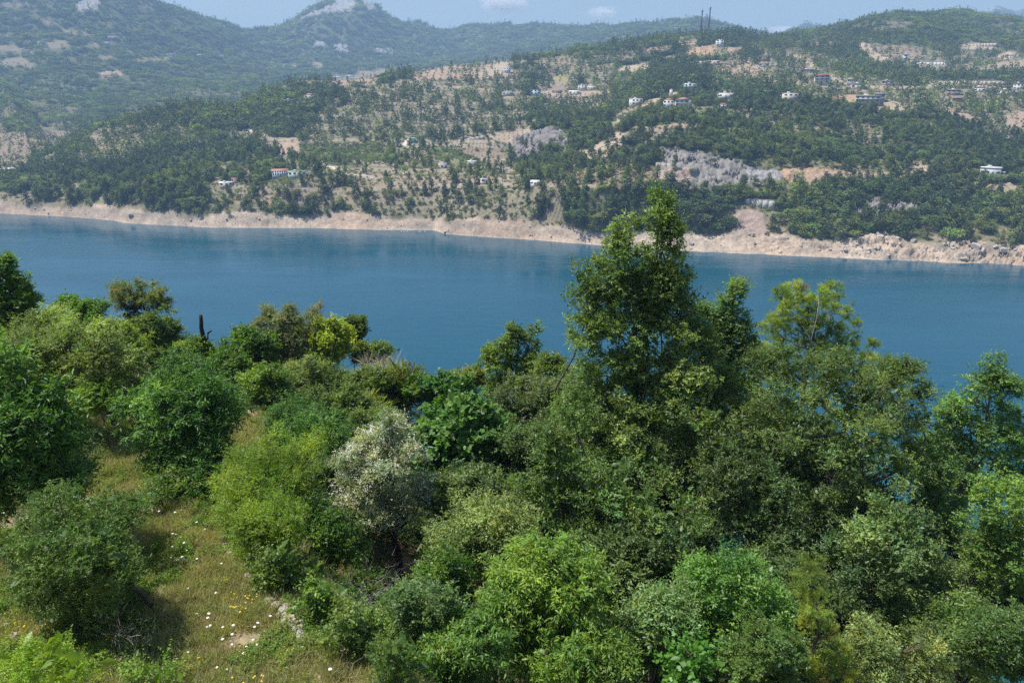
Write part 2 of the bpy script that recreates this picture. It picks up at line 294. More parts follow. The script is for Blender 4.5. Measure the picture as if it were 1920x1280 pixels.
# colour, tree density, terrace strength, rock strength, polygon
PATCH = [
 (SCRUB, .22, 1, 0, [(520, 300), (560, 245), (700, 232), (860, 236), (960, 268), (985, 345), (800, 340), (640, 325), (540, 325)]),
 (SCRUB, .36, .9, 0, [(640, 165), (760, 150), (960, 150), (1000, 190), (960, 235), (860, 236), (760, 215), (660, 210)]),
 (SCRUB, .42, .9, 0, [(1000, 150), (1060, 125), (1150, 120), (1160, 165), (1100, 185), (1010, 190)]),
 (SCRUB, .36, .9, 0, [(1280, 120), (1440, 105), (1560, 130), (1700, 150), (1920, 150), (1920, 200), (1700, 205), (1600, 200), (1500, 165), (1400, 160), (1330, 150)]),
 (SCRUB, .36, .9, 0, [(1600, 80), (1740, 88), (1760, 110), (1920, 100), (1990, 130), (1800, 140), (1640, 125)]),
 (SCRUB, .36, .9, 0, [(1780, 205), (1990, 195), (1990, 290), (1890, 270), (1820, 240)]),
 (SCRUB, .5, .3, .4, [(1230, 300), (1480, 300), (1750, 300), (1760, 335), (1480, 350), (1230, 352)]),
 (SCRUB, .5, .6, 0, [(380, 395), (392, 335), (470, 335), (520, 350), (500, 392)]),
 (SCRUB, .45, 1, 0, [(380, 395), (390, 340), (520, 345), (640, 320), (860, 330), (985, 345), (1000, 408), (850, 405), (640, 398), (500, 392)]),
 (BROWN, .4, 1, 0, [(430, 380), (440, 352), (520, 352), (700, 365), (860, 362), (880, 372), (700, 385), (600, 380)]),
 (SCRUB, .45, .7, 0, [(560, 258), (600, 200), (720, 205), (860, 240), (880, 262), (760, 262), (640, 255)]),
 (BROWN, .12, 1, 0, [(600, 322), (690, 312), (800, 316), (870, 322), (860, 352), (740, 352), (625, 346)]),
 (BROWN, .15, 1, 0, [(860, 322), (960, 325), (985, 345), (880, 338)]),
 (GRASS, .12, .6, 0, [(560, 300), (590, 296), (640, 300), (630, 322), (590, 322)]),
 (GRASS, .15, .6, 0, [(800, 275), (860, 270), (900, 300), (880, 312), (800, 300)]),
 (SOIL, .05, .5, 0, [(520, 272), (548, 256), (562, 262), (562, 288), (524, 292)]),
 (BROWN, .06, 1, 0, [(846, 272), (905, 258), (925, 262), (945, 290), (948, 305), (905, 300), (868, 288)]),
 (SOIL, .02, 1, 0, [(910, 254), (950, 246), (996, 238), (992, 252), (974, 276), (950, 268), (930, 262)]),
 (PALE, 0, 0, 0, [(756, 262), (774, 262), (772, 283), (756, 284)]),
 (SOIL, .03, 0, 0, [(660, 148), (668, 134), (714, 128), (745, 133), (742, 142), (705, 152)]),
 (SOIL, .05, .4, 0, [(618, 148), (640, 145), (700, 146), (712, 156), (680, 160), (622, 158)]),
 (SOIL, .10, .6, 0, [(765, 138), (800, 128), (870, 120), (950, 112), (962, 122), (925, 143), (900, 150), (850, 148), (780, 150)]),
 (TAN, .02, .6, 0, [(896, 136), (930, 120), (955, 112), (948, 128), (958, 142), (900, 146)]),
 (SOIL, .02, .3, 0, [(948, 134), (965, 130), (974, 144), (945, 152)]),
 (YEL, .08, .5, 0, [(1036, 146), (1052, 140), (1068, 150), (1062, 155), (1030, 165)]),
 (BROWN, .10, 1, 0, [(1036, 152), (1065, 152), (1070, 168), (1030, 170)]),
 (PINK, .02, .3, 0, [(1012, 170), (1052, 168), (1048, 182), (1030, 192), (1015, 180)]),
 (SOIL, .05, .3, 0, [(1055, 172), (1145, 170), (1150, 180), (1060, 182)]),
 (BROWN, .25, 1, 0, [(1050, 182), (1140, 180), (1170, 195), (1100, 215), (1030, 208)]),
 (TAN, .03, .3, 0, [(1150, 132), (1165, 123), (1212, 118), (1222, 124), (1215, 134), (1160, 137)]),
 (SOIL, .03, 0, 0, [(1270, 80), (1308, 75), (1306, 84), (1272, 86)]),
 (BROWN, .05, 0, .5, [(1200, 100), (1220, 90), (1262, 86), (1255, 94), (1210, 103)]),
 (ORANGE, .04, 0, .8, [(1280, 108), (1290, 92), (1340, 84), (1345, 94), (1325, 108), (1300, 112)]),
 (SOIL, .0, 0, 0, [(1358, 88), (1395, 88), (1390, 98), (1362, 97)]),
 (SOIL, .15, .6, 0, [(1340, 118), (1400, 112), (1440, 128), (1430, 142), (1390, 140), (1345, 128)]),
 (TAN, .02, 0, .3, [(1478, 104), (1500, 106), (1536, 126), (1532, 132), (1512, 122), (1484, 112)]),
 (TAN, .04, 0, .4, [(1608, 96), (1612, 78), (1632, 84), (1640, 98), (1676, 112), (1674, 120), (1640, 110)]),
 (BROWN, .15, .4, .3, [(1640, 88), (1700, 85), (1728, 95), (1725, 105), (1680, 108), (1645, 100)]),
 (TAN, .03, .5, 0, [(1805, 84), (1862, 83), (1864, 92), (1808, 93)]),
 (TAN, .04, 0, .4, [(1860, 108), (1880, 98), (1905, 98), (1903, 108), (1870, 113)]),
 (SOIL, .03, .8, .4, [(1860, 128), (1880, 116), (1960, 110), (1960, 126), (1880, 132)]),
 (TAN, .03, .6, .4, [(1736, 163), (1745, 156), (1850, 151), (1900, 155), (1895, 162), (1860, 165), (1800, 160)]),
 (ORANGE, .0, 0, 0, [(1554, 178), (1604, 177), (1640, 186), (1636, 196), (1600, 192), (1558, 186)]),
 (TAN, .1, .4, 0, [(1628, 196), (1680, 188), (1700, 200), (1680, 210), (1640, 212)]),
 (SOIL, .02, .2, 0, [(1620, 162), (1668, 158), (1675, 165), (1640, 170)]),
 (SOIL, .06, .8, 0, [(1884, 216), (1905, 206), (1990, 200), (1990, 250), (1890, 246)]),
 (SOIL, .08, .5, 0, [(1750, 200), (1800, 200), (1815, 214), (1840, 222), (1800, 228), (1760, 212)]),
 (BROWN, .10, .5, 0, [(1130, 235), (1165, 208), (1195, 192), (1236, 188), (1242, 205), (1190, 220), (1150, 245)]),
 (TAN, .03, 0, 0, [(1208, 190), (1245, 178), (1265, 172), (1272, 184), (1240, 190)]),
 (GRASS, .14, .8, 0, [(1245, 215), (1290, 200), (1370, 200), (1375, 212), (1300, 220)]),
 (SOIL, .06, 0, .2, [(1235, 236), (1290, 228), (1300, 236), (1250, 246)]),
 (TAN, .10, .2, .5, [(1068, 300), (1110, 275), (1150, 250), (1195, 246), (1170, 275), (1120, 300), (1085, 312)]),
 (BROWN, .35, 0, .5, [(1010, 345), (1058, 306), (1110, 302), (1180, 300), (1240, 320), (1245, 352), (1100, 350)]),
 (DGREY, .08, 0, 1.6, [(964, 262), (985, 250), (1010, 244), (1045, 238), (1068, 258), (1062, 274), (1020, 282), (1000, 300), (975, 306), (964, 290)]),
 (GREY, .03, 0, 1.5, [(1233, 280), (1262, 278), (1300, 280), (1350, 292), (1385, 305), (1412, 322), (1405, 342), (1340, 352), (1290, 350), (1236, 332)]),
 (PINK, .05, 0, .8, [(1236, 320), (1290, 310), (1300, 335), (1290, 350), (1240, 348)]),
 (LGREY, .03, 0, 1.0, [(1395, 314), (1456, 314), (1474, 326), (1462, 342), (1400, 340)]),
 (ORANGE, .04, 0, .8, [(1458, 318), (1500, 312), (1560, 318), (1562, 330), (1500, 338), (1470, 338)]),
 (SOIL, .08, 0, .6, [(1540, 320), (1620, 322), (1700, 326), (1740, 312), (1752, 330), (1690, 345), (1560, 345), (1500, 350), (1480, 340)]),
 (TAN, .0, 0, .5, [(1715, 306), (1724, 304), (1750, 322), (1745, 336), (1720, 330)]),
 (GREY, .10, 0, 1.2, [(1588, 395), (1600, 378), (1640, 372), (1690, 378), (1735, 395), (1700, 404), (1640, 412), (1600, 410)]),
 (TAN, .02, 0, .6, [(1848, 352), (1860, 345), (1908, 346), (1905, 364), (1870, 368)]),
 (PINK, .03, 0, .4, [(1375, 400), (1400, 392), (1430, 398), (1438, 430), (1470, 470), (1290, 470), (1290, 450), (1370, 440)]),
 (BROWN, .15, .3, .5, [(-60, 252), (30, 248), (140, 244), (150, 256), (120, 262), (100, 285), (40, 300), (-60, 310)]),
 (BROWN, .2, 0, .3, [(-60, 300), (40, 290), (70, 300), (40, 330), (-60, 340)]),
 (GRASS, .04, 0, 0, [(128, 366), (150, 340), (172, 332), (168, 344), (140, 370)]),
 (SOIL, .1, 0, .2, [(76, 298), (82, 290), (112, 290), (114, 298), (100, 302)]),
 (SOIL, .0, 0, .2, [(186, 282), (196, 275), (212, 277), (206, 283)]),
 (PALE, .0, 0, 0, [(462, 243), (468, 241), (484, 250), (480, 252)]),
 (BROWN, .2, 0, .4, [(300, 305), (330, 290), (360, 300), (360, 318), (320, 318)]),
 # left mountain fields
 (SOIL, .08, .6, 0, [(70, 42), (95, 36), (125, 50), (118, 54), (90, 48)]), (SOIL, .1, .5, 0, [(0, 112), (40, 106), (70, 124), (60, 128), (0, 122)]),
 (SOIL, .2, .5, 0, [(-40, 88), (30, 84), (66, 98), (40, 104), (-40, 100)]), (SOIL, .15, .5, 0, [(80, 78), (120, 74), (135, 88), (95, 92)]),
 (SOIL, .2, .5, 0, [(160, 84), (186, 78), (190, 88), (165, 92)]), (YEL, .15, .5, 0, [(230, 112), (300, 106), (330, 110), (300, 118), (240, 118)]),
 (SOIL, .2, .3, .3, [(175, 138), (220, 132), (235, 140), (205, 150), (185, 146)]), (SOIL, .15, .3, 0, [(180, 104), (215, 104), (220, 112), (190, 114)]),
 (SOIL, .2, .5, 0, [(110, 52), (160, 60), (180, 70), (140, 70)]), (SOIL, .3, .5, 0, [(0, 4), (50, 2), (60, 12), (0, 18)]), (TAN, .2, .4, 0, [(-40, 64), (28, 64), (24, 70), (-40, 72)]),
 (LGREY, .15, 0, 1, [(140, 10), (165, -4), (190, 6), (182, 22), (150, 26)]), (TAN, .1, .2, 0, [(430, 108), (455, 110), (450, 114), (432, 113)]),
 (TAN, .1, .2, 0, [(578, 116), (605, 118), (614, 130), (590, 130)]), (SOIL, .2, .3, 0, [(490, 115), (560, 120), (570, 128), (500, 122)]),
 # rock of the peak
 (LGREY, .10, 0, 1, [(560, 36), (600, 18), (628, 6), (655, 2), (668, 6), (662, 20), (640, 26), (610, 26), (580, 34)]), (LGREY, .2, 0, 1, [(676, 2), (700, 10), (708, 22), (690, 22)]),
 (LGREY, .3, 0, .8, [(588, 80), (612, 78), (608, 90), (590, 86)]), (LGREY, .3, 0, .8, [(622, 84), (650, 84), (655, 98), (632, 98)]), (LGREY, .35, 0, .8, [(690, 90), (740, 94), (742, 106), (700, 100)]),
 (LGREY, .3, 0, .5, [(1836, 18), (1860, 12), (1880, 20), (1850, 24)]),
]
PXg, PYg = project(X_, Y_, H)
wx = 2.6 * fbm(X_ / 9, Y_ / 9, 3, 55) * np.clip(1000 / R_, 0.4, 1.5); wy = 1.6 * fbm(X_ / 9 + 50, Y_ / 9, 3, 66) * np.clip(1000 / R_, 0.4, 1.5)
qx, qy = PXg + wx, PYg + wy
n1 = fbm(X_ / 60, Y_ / 60, 4, 31)[..., None]; n2 = fbm(X_ / 11, Y_ / 11, 3, 41)[..., None]; n3 = fbm(X_ / 3.1, Y_ / 3.1, 2, 47)[..., None]
FOREST = np.array((0.075, 0.088, 0.036)); col_g = np.ones(H.shape + (3,)) * FOREST
k = smooth(-0.06, 0.26, n1 + 0.6 * n2) * (1 - .75 * smooth(1250, 1900, R_))[..., None]; col_g = col_g * (1 - k) + np.array((0.195, 0.170, 0.108)) * k
dens = np.ones(H.shape) * 1.0; dens *= 1 - 0.66 * k[..., 0]
terr = .7 * k[..., 0] * (R_ < 1150); rock = np.zeros(H.shape)
for c, de, te, ro, poly in PATCH:
    m = inpoly(qx, qy, poly)
    col_g[m] = np.array(c); dens[m] = de; terr[m] = te; rock[m] = ro
TRACKS = [([(640, 318), (606, 306), (598, 300), (604, 296)], 2.5, PALE), ([(606, 306), (640, 322), (700, 332)], 2, PALE), ([(808, 288), (812, 298), (832, 312)], 2.6, PALE), ([(765, 262), (764, 272), (760, 284)], 5, PALE),
 ([(560, 352), (640, 356), (740, 350), (860, 347), (940, 344), (1000, 348), (1100, 350), (1240, 352), (1330, 352)], 1.8, TAN), ([(1480, 345), (1600, 340), (1700, 342), (1800, 334), (1925, 330)], 2.0, TAN), ([(1275, 172), (1240, 184), (1205, 200), (1160, 226), (1130, 248)], 2.2, TAN),
 ([(1478, 104), (1500, 107), (1536, 130), (1560, 145), (1600, 160), (1680, 163), (1740, 164)], 1.8, TAN), ([(1290, 100), (1250, 108), (1210, 120), (1180, 140)], 1.5, SOIL), ([(880, 262), (850, 268), (800, 268)], 1.6, TAN), ([(468, 246), (520, 262), (560, 258)], 1.4, TAN),
 ([(1060, 182), (1020, 196), (990, 212), (960, 222)], 1.4, TAN), ([(380, 352), (410, 335), (408, 322), (430, 312)], 2.2, SOIL), ([(1640, 196), (1700, 205), (1760, 214), (1840, 224), (1890, 240)], 1.8, SOIL), ([(1400, 140), (1450, 150), (1520, 160), (1590, 165)], 1.5, SOIL),
 ([(640, 160), (700, 170), (760, 190), (800, 212)], 1.4, SOIL), ([(740, 150), (820, 160), (900, 166), (960, 182), (1010, 180)], 1.4, SOIL), ([(1860, 130), (1800, 128), (1740, 130), (1700, 118)], 1.3, TAN), ([(560, 240), (640, 240), (720, 232), (790, 236)], 1.3, BROWN), ([(520, 220), (600, 216), (700, 222), (740, 214)], 1.3, BROWN)]
for line, wd_, c in TRACKS:
    for (x0_, y0_), (x1_, y1_) in zip(line[:-1], line[1:]):
        bb = (qx > min(x0_, x1_) - 6) & (qx < max(x0_, x1_) + 6) & (qy > min(y0_, y1_) - 6) & (qy < max(y0_, y1_) + 6) & (R_ < 1500)
        ax = qx[bb] - x0_; ay = qy[bb] - y0_; ll = (x1_ - x0_) ** 2 + (y1_ - y0_) ** 2; t_ = np.clip((ax * (x1_ - x0_) + ay * (y1_ - y0_)) / ll, 0, 1)
        near_ = np.hypot(ax - t_ * (x1_ - x0_), ay - t_ * (y1_ - y0_)); tmp_ = col_g[bb]; tmp_[near_ < wd_] = c; col_g[bb] = tmp_; tmp_ = dens[bb]; tmp_[near_ < wd_ + 1.0] = 0; dens[bb] = tmp_
# shallow bare ring left by the falling water
ringtop = 8.6 + 1.2 * smooth(200, -300, X_) + 5.5 * fbm(X_ / 34, Y_ / 34, 4, 71, 0.6)
ring = (H0 < ringtop) & (R_ < 900)
RING = np.array((0.41, 0.325, 0.25)); 
rc = RING * (1 + 0.16 * n2) + np.array((0.02, -0.02, -0.035)) * n1
k2 = smooth(0.15, 0.5, fbm(X_ / 17, H0 / 2.2, 3, 83))[..., None]; rc = rc * (1 - 0.8 * k2) + np.array((0.22, 0.195, 0.17)) * 0.8 * k2
k3 = (smooth(0.25, 0.5, fbm(X_ / 26 + 9, Y_ / 26, 3, 91)) * smooth(150, 330, X_))[..., None]; rc = rc * (1 - k3 * .7) + np.array((0.47, 0.30, 0.17)) * k3 * .7
col_g[ring] = rc[ring]; dens[ring] = 0.03; rock[ring] = np.maximum(rock[ring], 0.35 + 0.65 * smooth(100, 300, X_[ring])); terr[ring] = 0
edge = (H0 >= ringtop) & (H0 < ringtop + 4) & (R_ < 900); dens[edge] *= 0.8
def blur(a, n=1):
    for _ in range(n):
        a = a.copy(); a[1:-1] = (a[:-2] + 2 * a[1:-1] + a[2:]) / 4; a[:, 1:-1] = (a[:, :-2] + 2 * a[:, 1:-1] + a[:, 2:]) / 4
    return a
rockb = blur(rock, 3); terrb = blur(terr, 3)
col_g = blur(col_g, 1) * (1 + 0.10 * n2 + 0.16 * n3)
col_g = np.clip(col_g, 0.01, 0.8)
fm_ = (.55 * smooth(1250, 1700, R_) * (rock < .1))[..., None]; col_g = col_g * (1 - fm_) + np.array((.11, .12, .06)) * fm_
# terraces: flatten the slope into steps
st = 3.0; fr = (H / st) % 1.0; Hs = (H - fr * st) + st * smooth(0.55, 0.95, fr)
H = H + (Hs - H) * 0.9 * terrb * (R_ < 1400)
ris = (terrb * smooth(.50, .62, fr) * (1 - smooth(.88, .98, fr)) * (R_ < 1400) * smooth(-.45, .0, fbm(X_ / 14, Y_ / 14, 3, 141)))[..., None]
col_g = col_g * (1 - .75 * ris) + np.array((0.33, 0.28, 0.22)) * .75 * ris
# blocky rock
bl = fbm(X_ / 9.5, Y_ / 5 + H0 / 4, 5, 101, 0.62, ridged=True); bl2 = np.floor(4 * fbm(X_ / 15 + H0 / 9, H0 / 4.0 + Y_ / 30, 3, 111)) / 4
str_ = ((H0 + 1.5 * fbm(X_ / 25, Y_ / 25, 2, 131)) / 1.25) % 1.0
H += rockb * np.where(R_ < 1400, (2.7 * bl + 3.0 * bl2) * (1 + .5 * smooth(80, 250, X_)), 14 * bl) * smooth(-1, 2.5, H0)
H += np.minimum(rockb, 1) * (R_ < 900) * .55 * (smooth(.5, .8, str_) - str_)
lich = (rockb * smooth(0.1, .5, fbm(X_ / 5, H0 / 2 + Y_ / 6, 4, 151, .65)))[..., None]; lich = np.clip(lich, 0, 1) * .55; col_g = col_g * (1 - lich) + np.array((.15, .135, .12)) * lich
H += 0.25 * n3[..., 0] * smooth(0, 3, H0)
del n1, n2, n3, k, k2, k3, rc, wx, wy
# push rock faces in and out as well
RR = R_ + rockb * (R_ < 1400) * 3.4 * fbm(X_ / 6, H / 2.6, 3, 121, 0.6)
X_ = X_ * RR / R_; Y_ = Y_ * RR / R_

def grid_faces(nr, nc):
    i = np.arange(nr * nc).reshape(nr, nc)
    return np.stack([i[:-1, :-1], i[:-1, 1:], i[1:, 1:], i[1:, :-1]], -1).reshape(-1, 4)
def ground_mat(name, fine=1.2, bumpd=0.25):
    m, nt, out = new_mat(name); L = nt.links
    a = N(nt, "ShaderNodeAttribute", attribute_name="Col"); tc = N(nt, "ShaderNodeTexCoord")
    no = N(nt, "ShaderNodeTexNoise", i_Scale=fine, i_Detail=8.0, i_Roughness=0.7); L.new(tc.outputs['Object'], no.inputs['Vector'])
    mr = N(nt, "ShaderNodeMapRange"); mr.inputs[1].default_value = 0.3; mr.inputs[2].default_value = 0.7; mr.inputs[3].default_value = 0.62; mr.inputs[4].default_value = 1.35
    L.new(no.outputs[0], mr.inputs[0])
    v = N(nt, "ShaderNodeVectorMath", operation='SCALE'); L.new(a.outputs['Color'], v.inputs[0]); L.new(mr.outputs[0], v.inputs['Scale'])
    b = N(nt, "ShaderNodeBsdfPrincipled", i_Roughness=0.95); b.inputs['Specular IOR Level'].default_value = 0.15
    bp = N(nt, "ShaderNodeBump", i_Strength=1.0, i_Distance=bumpd); L.new(no.outputs[0], bp.inputs['Height']); L.new(bp.outputs[0], b.inputs['Normal'])
    L.new(v.outputs[0], b.inputs['Base Color']); L.new(b.outputs[0], out.inputs[0])
    return m
fc = grid_faces(NT, NS)
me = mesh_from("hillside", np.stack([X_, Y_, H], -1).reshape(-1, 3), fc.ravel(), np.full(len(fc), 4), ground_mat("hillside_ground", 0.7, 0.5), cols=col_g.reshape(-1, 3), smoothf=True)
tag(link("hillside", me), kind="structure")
del fc, me

# visibility of the hillside from the lake side (trees nobody can see are left out)
ang = (H - HC) / RR; cmx = np.maximum.accumulate(ang, 0)
vis_m = ang * RR + 16 >= np.roll(cmx, 1, 0) * RR       # ground at most 16 m below the line of sight
def gidx(x, y):
    s = x / y; t = np.log(y)
    return np.clip((t - T_[0]) / (T_[1] - T_[0]), 0, NT - 1.001), np.clip((s - A_[0]) / (A_[1] - A_[0]), 0, NS - 1.001)
def hsample(A, x, y):
    i, j = gidx(x, y); i0 = np.floor(i).astype(int); j0 = np.floor(j).astype(int); fi = i - i0; fj = j - j0
    return (A[i0, j0] * (1 - fj) + A[i0, j0 + 1] * fj) * (1 - fi) + (A[i0 + 1, j0] * (1 - fj) + A[i0 + 1, j0 + 1] * fj) * fi
def hit(px, py, dmax=5000):
    """where a line of sight meets the far hillside"""
    a, b = ray(px, py); d = np.exp(np.linspace(math.log(400), math.log(dmax), 3000)) * 1.0
    x = a * d; z = HC + b * d; h = hsample(H, x, d); w = np.nonzero(h >= z)[0]
    i = w[0] if len(w) else len(d) - 1
    return np.array((x[i], d[i], h[i]))
# ------------------------------------------------------------------ water
wm, nt, out = new_mat("lake_water"); L = nt.links
geo = N(nt, "ShaderNodeNewGeometry"); sep = N(nt, "ShaderNodeSeparateXYZ"); L.new(geo.outputs['Position'], sep.inputs[0])
mp = N(nt, "ShaderNodeMapping"); mp.inputs['Scale'].default_value = (0.55, 1.3, 1); mp.inputs['Rotation'].default_value = (0, 0, 0.25); L.new(geo.outputs['Position'], mp.inputs[0])
w1 = N(nt, "ShaderNodeTexNoise", i_Scale=0.9, i_Detail=5.0, i_Roughness=0.62); L.new(mp.outputs[0], w1.inputs['Vector'])
w2 = N(nt, "ShaderNodeTexNoise", i_Scale=0.02, i_Detail=4.0); L.new(mp.outputs[0], w2.inputs['Vector'])
w3 = N(nt, "ShaderNodeTexNoise", i_Scale=0.16, i_Detail=3.0, i_Roughness=0.55); L.new(mp.outputs[0], w3.inputs['Vector'])
wa = N(nt, "ShaderNodeMath", operation='MULTIPLY_ADD', i_1=3.0); L.new(w3.outputs[0], wa.inputs[0]); L.new(w1.outputs[0], wa.inputs[2])
bp = N(nt, "ShaderNodeBump", i_Strength=1.0, i_Distance=0.11); L.new(wa.outputs[0], bp.inputs['Height'])
mpl = N(nt, "ShaderNodeMapping"); mpl.inputs['Scale'].default_value = (0.006, 0.028, 1); mpl.inputs['Rotation'].default_value = (0, 0, -.12); L.new(geo.outputs['Position'], mpl.inputs[0])
wl_ = N(nt, "ShaderNodeTexNoise", i_Scale=1.0, i_Detail=5.0, i_Roughness=.6); L.new(mpl.outputs[0], wl_.inputs['Vector'])
ws = N(nt, "ShaderNodeMapRange"); ws.inputs[1].default_value = .40; ws.inputs[2].default_value = .62; ws.inputs[3].default_value = .25; ws.inputs[4].default_value = 1.0; L.new(wl_.outputs[0], ws.inputs[0]); L.new(ws.outputs[0], bp.inputs['Strength'])
cr = N(nt, "ShaderNodeMapRange"); cr.inputs[1].default_value = 195; cr.inputs[2].default_value = 120; L.new(sep.outputs[1], cr.inputs[0])
cx = N(nt, "ShaderNodeMath", operation='ADD'); L.new(cr.outputs[0], cx.inputs[0])
w2r = N(nt, "ShaderNodeMapRange"); w2r.inputs[1].default_value = 0.3; w2r.inputs[2].default_value = 0.7; w2r.inputs[3].default_value = -0.15; w2r.inputs[4].default_value = 0.15; L.new(w2.outputs[0], w2r.inputs[0]); L.new(w2r.outputs[0], cx.inputs[1])
ramp = N(nt, "ShaderNodeMix", data_type='RGBA'); L.new(cx.outputs[0], ramp.inputs[0]); ramp.clamp_factor = True
ramp.inputs[6].default_value = (0.0070, 0.063, 0.102, 1); ramp.inputs[7].default_value = (0.010, 0.105, 0.125, 1)
pb = N(nt, "ShaderNodeBsdfPrincipled", i_Roughness=0.10, i_IOR=1.333); L.new(ramp.outputs[2], pb.inputs['Base Color']); L.new(bp.outputs[0], pb.inputs['Normal'])
L.new(pb.outputs[0], out.inputs[0])
me = mesh_from("lake", [(-2500, -600, 0), (2500, -600, 0), (2500, 1500, 0), (-2500, 1500, 0)], [0, 1, 2, 3], [4], wm)
tag(link("lake", me), kind="structure")
# ------------------------------------------------------------------ haze
hm, nt, out = new_mat("haze_air"); L = nt.links
pv = N(nt, "ShaderNodeVolumePrincipled"); pv.inputs['Color'].default_value = (0.42, 0.64, 0.98, 1); pv.inputs['Density'].default_value = HAZE_DENSITY; pv.inputs['Anisotropy'].default_value = 0.0
L.new(pv.outputs[0], out.inputs['Volume'])
hz = MB().box(-4200, -700, -16, 4200, 5400, 520).build("haze", hm); tag(hz, kind="stuff")

# ------------------------------------------------------------------ near slope
def xline(d): return np.interp(d, [0, 10.4, 13, 16, 21, 30, 45, 80], [2.0, -2.6, -4.7, -6.6, -9.2, -12.5, -15, -18])
def near_rel(x, y):
    e = x - xline(y)
    z = -(8.5 + 0.2 * np.maximum(y, -12))
    z = z - 2.4 * smooth(0.2, 1.7, e) - 0.46 * np.maximum(0, e - 1.5) - 0.10 * np.maximum(0, e - 22)
    z = z + 0.28 * np.maximum(0, -e - 7) * smooth(60, 20, y)
    z = z - np.maximum(0, y - 44) * 0.75 - np.maximum(0, y - 52) * 0.3
    return z
def near_z(x, y):
    x = np.asarray(x, float); y = np.asarray(y, float)
    return HC + near_rel(x, y) + 0.16 * fbm(x / 1.7, y / 1.7, 3, 201) + 0.6 * fbm(x / 9, y / 9, 2, 205) * smooth(8, 30, np.abs(x - xline(y)))
gx = np.linspace(-90, 150, 800); gy = np.concatenate([np.linspace(-30, 60, 450), np.linspace(60.6, 190, 120)])
GX, GY = np.meshgrid(gx, gy); GZ = np.maximum(near_z(GX, GY), -6 + 0 * GX)
g1 = fbm(GX / 1.3, GY / 1.3, 4, 211)[..., None]; g2 = fbm(GX / 4, GY / 4, 3, 215)[..., None]; e_ = (GX - xline(GY))[..., None]
gc = np.array((0.32, 0.25, 0.16)) * (1 + 0.35 * g1)
k = smooth(-0.1, 0.4, g2) * .7; gc = gc * (1 - k) + np.array((0.24, 0.22, 0.11)) * k
k = smooth(0.15, 0.4, fbm(GX / 2.1 + 7, GY / 2.1, 3, 219))[..., None] * 0.8; gc = gc * (1 - k) + np.array((0.33, 0.21, 0.135)) * k
k = smooth(1.0, 3.0, e_); gc = gc * (1 - k) + (np.array((0.20, 0.14, 0.09)) * (1 + 0.4 * g1)) * k
k = smooth(16, 24, e_) * smooth(-0.3, 0.2, g2); gc = gc * (1 - k) + np.array((0.40, 0.34, 0.27)) * k
fc = grid_faces(*GX.shape)
me = mesh_from("near_slope", np.stack([GX, GY, GZ], -1).reshape(-1, 3), fc.ravel(), np.full(len(fc), 4), ground_mat("near_ground", 6.0, 0.04), cols=np.clip(gc, .01, .8).reshape(-1, 3), smoothf=True)
tag(link("near_slope", me), kind="structure")
def on_near(px, py):
    a, b = ray(px, py); d = np.linspace(4, 120, 4000); w = np.nonzero(near_z(a * d, d) >= HC + b * d)[0]
    i = w[0] if len(w) else -1
    return np.array((a * d[i], d[i], near_z(a * d[i], d[i])))

# ------------------------------------------------------------------ leaves
def unit(v): return v / (np.linalg.norm(v, axis=-1, keepdims=True) + 1e-9)
def leaf_mesh_data(P, A, Nn, Ln, Wd, colr, shape='leaf'):
    """P base points, A axis, Nn normal, lengths and widths; returns verts, faces, per-vertex colours"""
    A = unit(A); B = unit(np.cross(Nn, A)); Nn = np.cross(A, B); Ln = Ln[:, None]; Wd = Wd[:, None]
    n = len(P)
    if shape == 'leaf':
        V = np.stack([P, P + A * Ln * .45 + B * Wd * .5 + Nn * Ln * .06, P + A * Ln - Nn * Ln * .12, P + A * Ln * .45 - B * Wd * .5 + Nn * Ln * .06], 1)
        i = np.arange(n)[:, None] * 4; Fa = np.concatenate([i + [0, 2, 1], i + [0, 3, 2]], 1).reshape(-1, 3); kv = 4
    elif shape == 'lobed':
        ang = np.array([-2.3, -1.55, -1.0, -0.5, 0.0, 0.5, 1.0, 1.55, 2.3]); rad = np.array([.38, .62, .42, .78, 1.0, .78, .42, .62, .38]) 
        pts = [P]
        for a_, r_ in zip(ang, rad): pts.append(P + Ln * .25 * A + (A * cos(a_) * r_ * Ln * .75 + B * sin(a_) * r_ * Wd * .75) - Nn * (r_ * r_ * Ln * .12))
        V = np.stack(pts, 1); kv = 10; i = np.arange(n)[:, None] * kv
        Fa = np.concatenate([i + [0, q, q + 1] for q in range(1, 9)], 1).reshape(-1, 3)
    else:   # needle
        V = np.stack([P - B * Wd * .5, P + B * Wd * .5, P + A * Ln], 1); i = np.arange(n)[:, None] * 3; Fa = (i + [0, 1, 2]).reshape(-1, 3); kv = 3
    return V.reshape(-1, 3), Fa, np.repeat(colr, kv, 0)
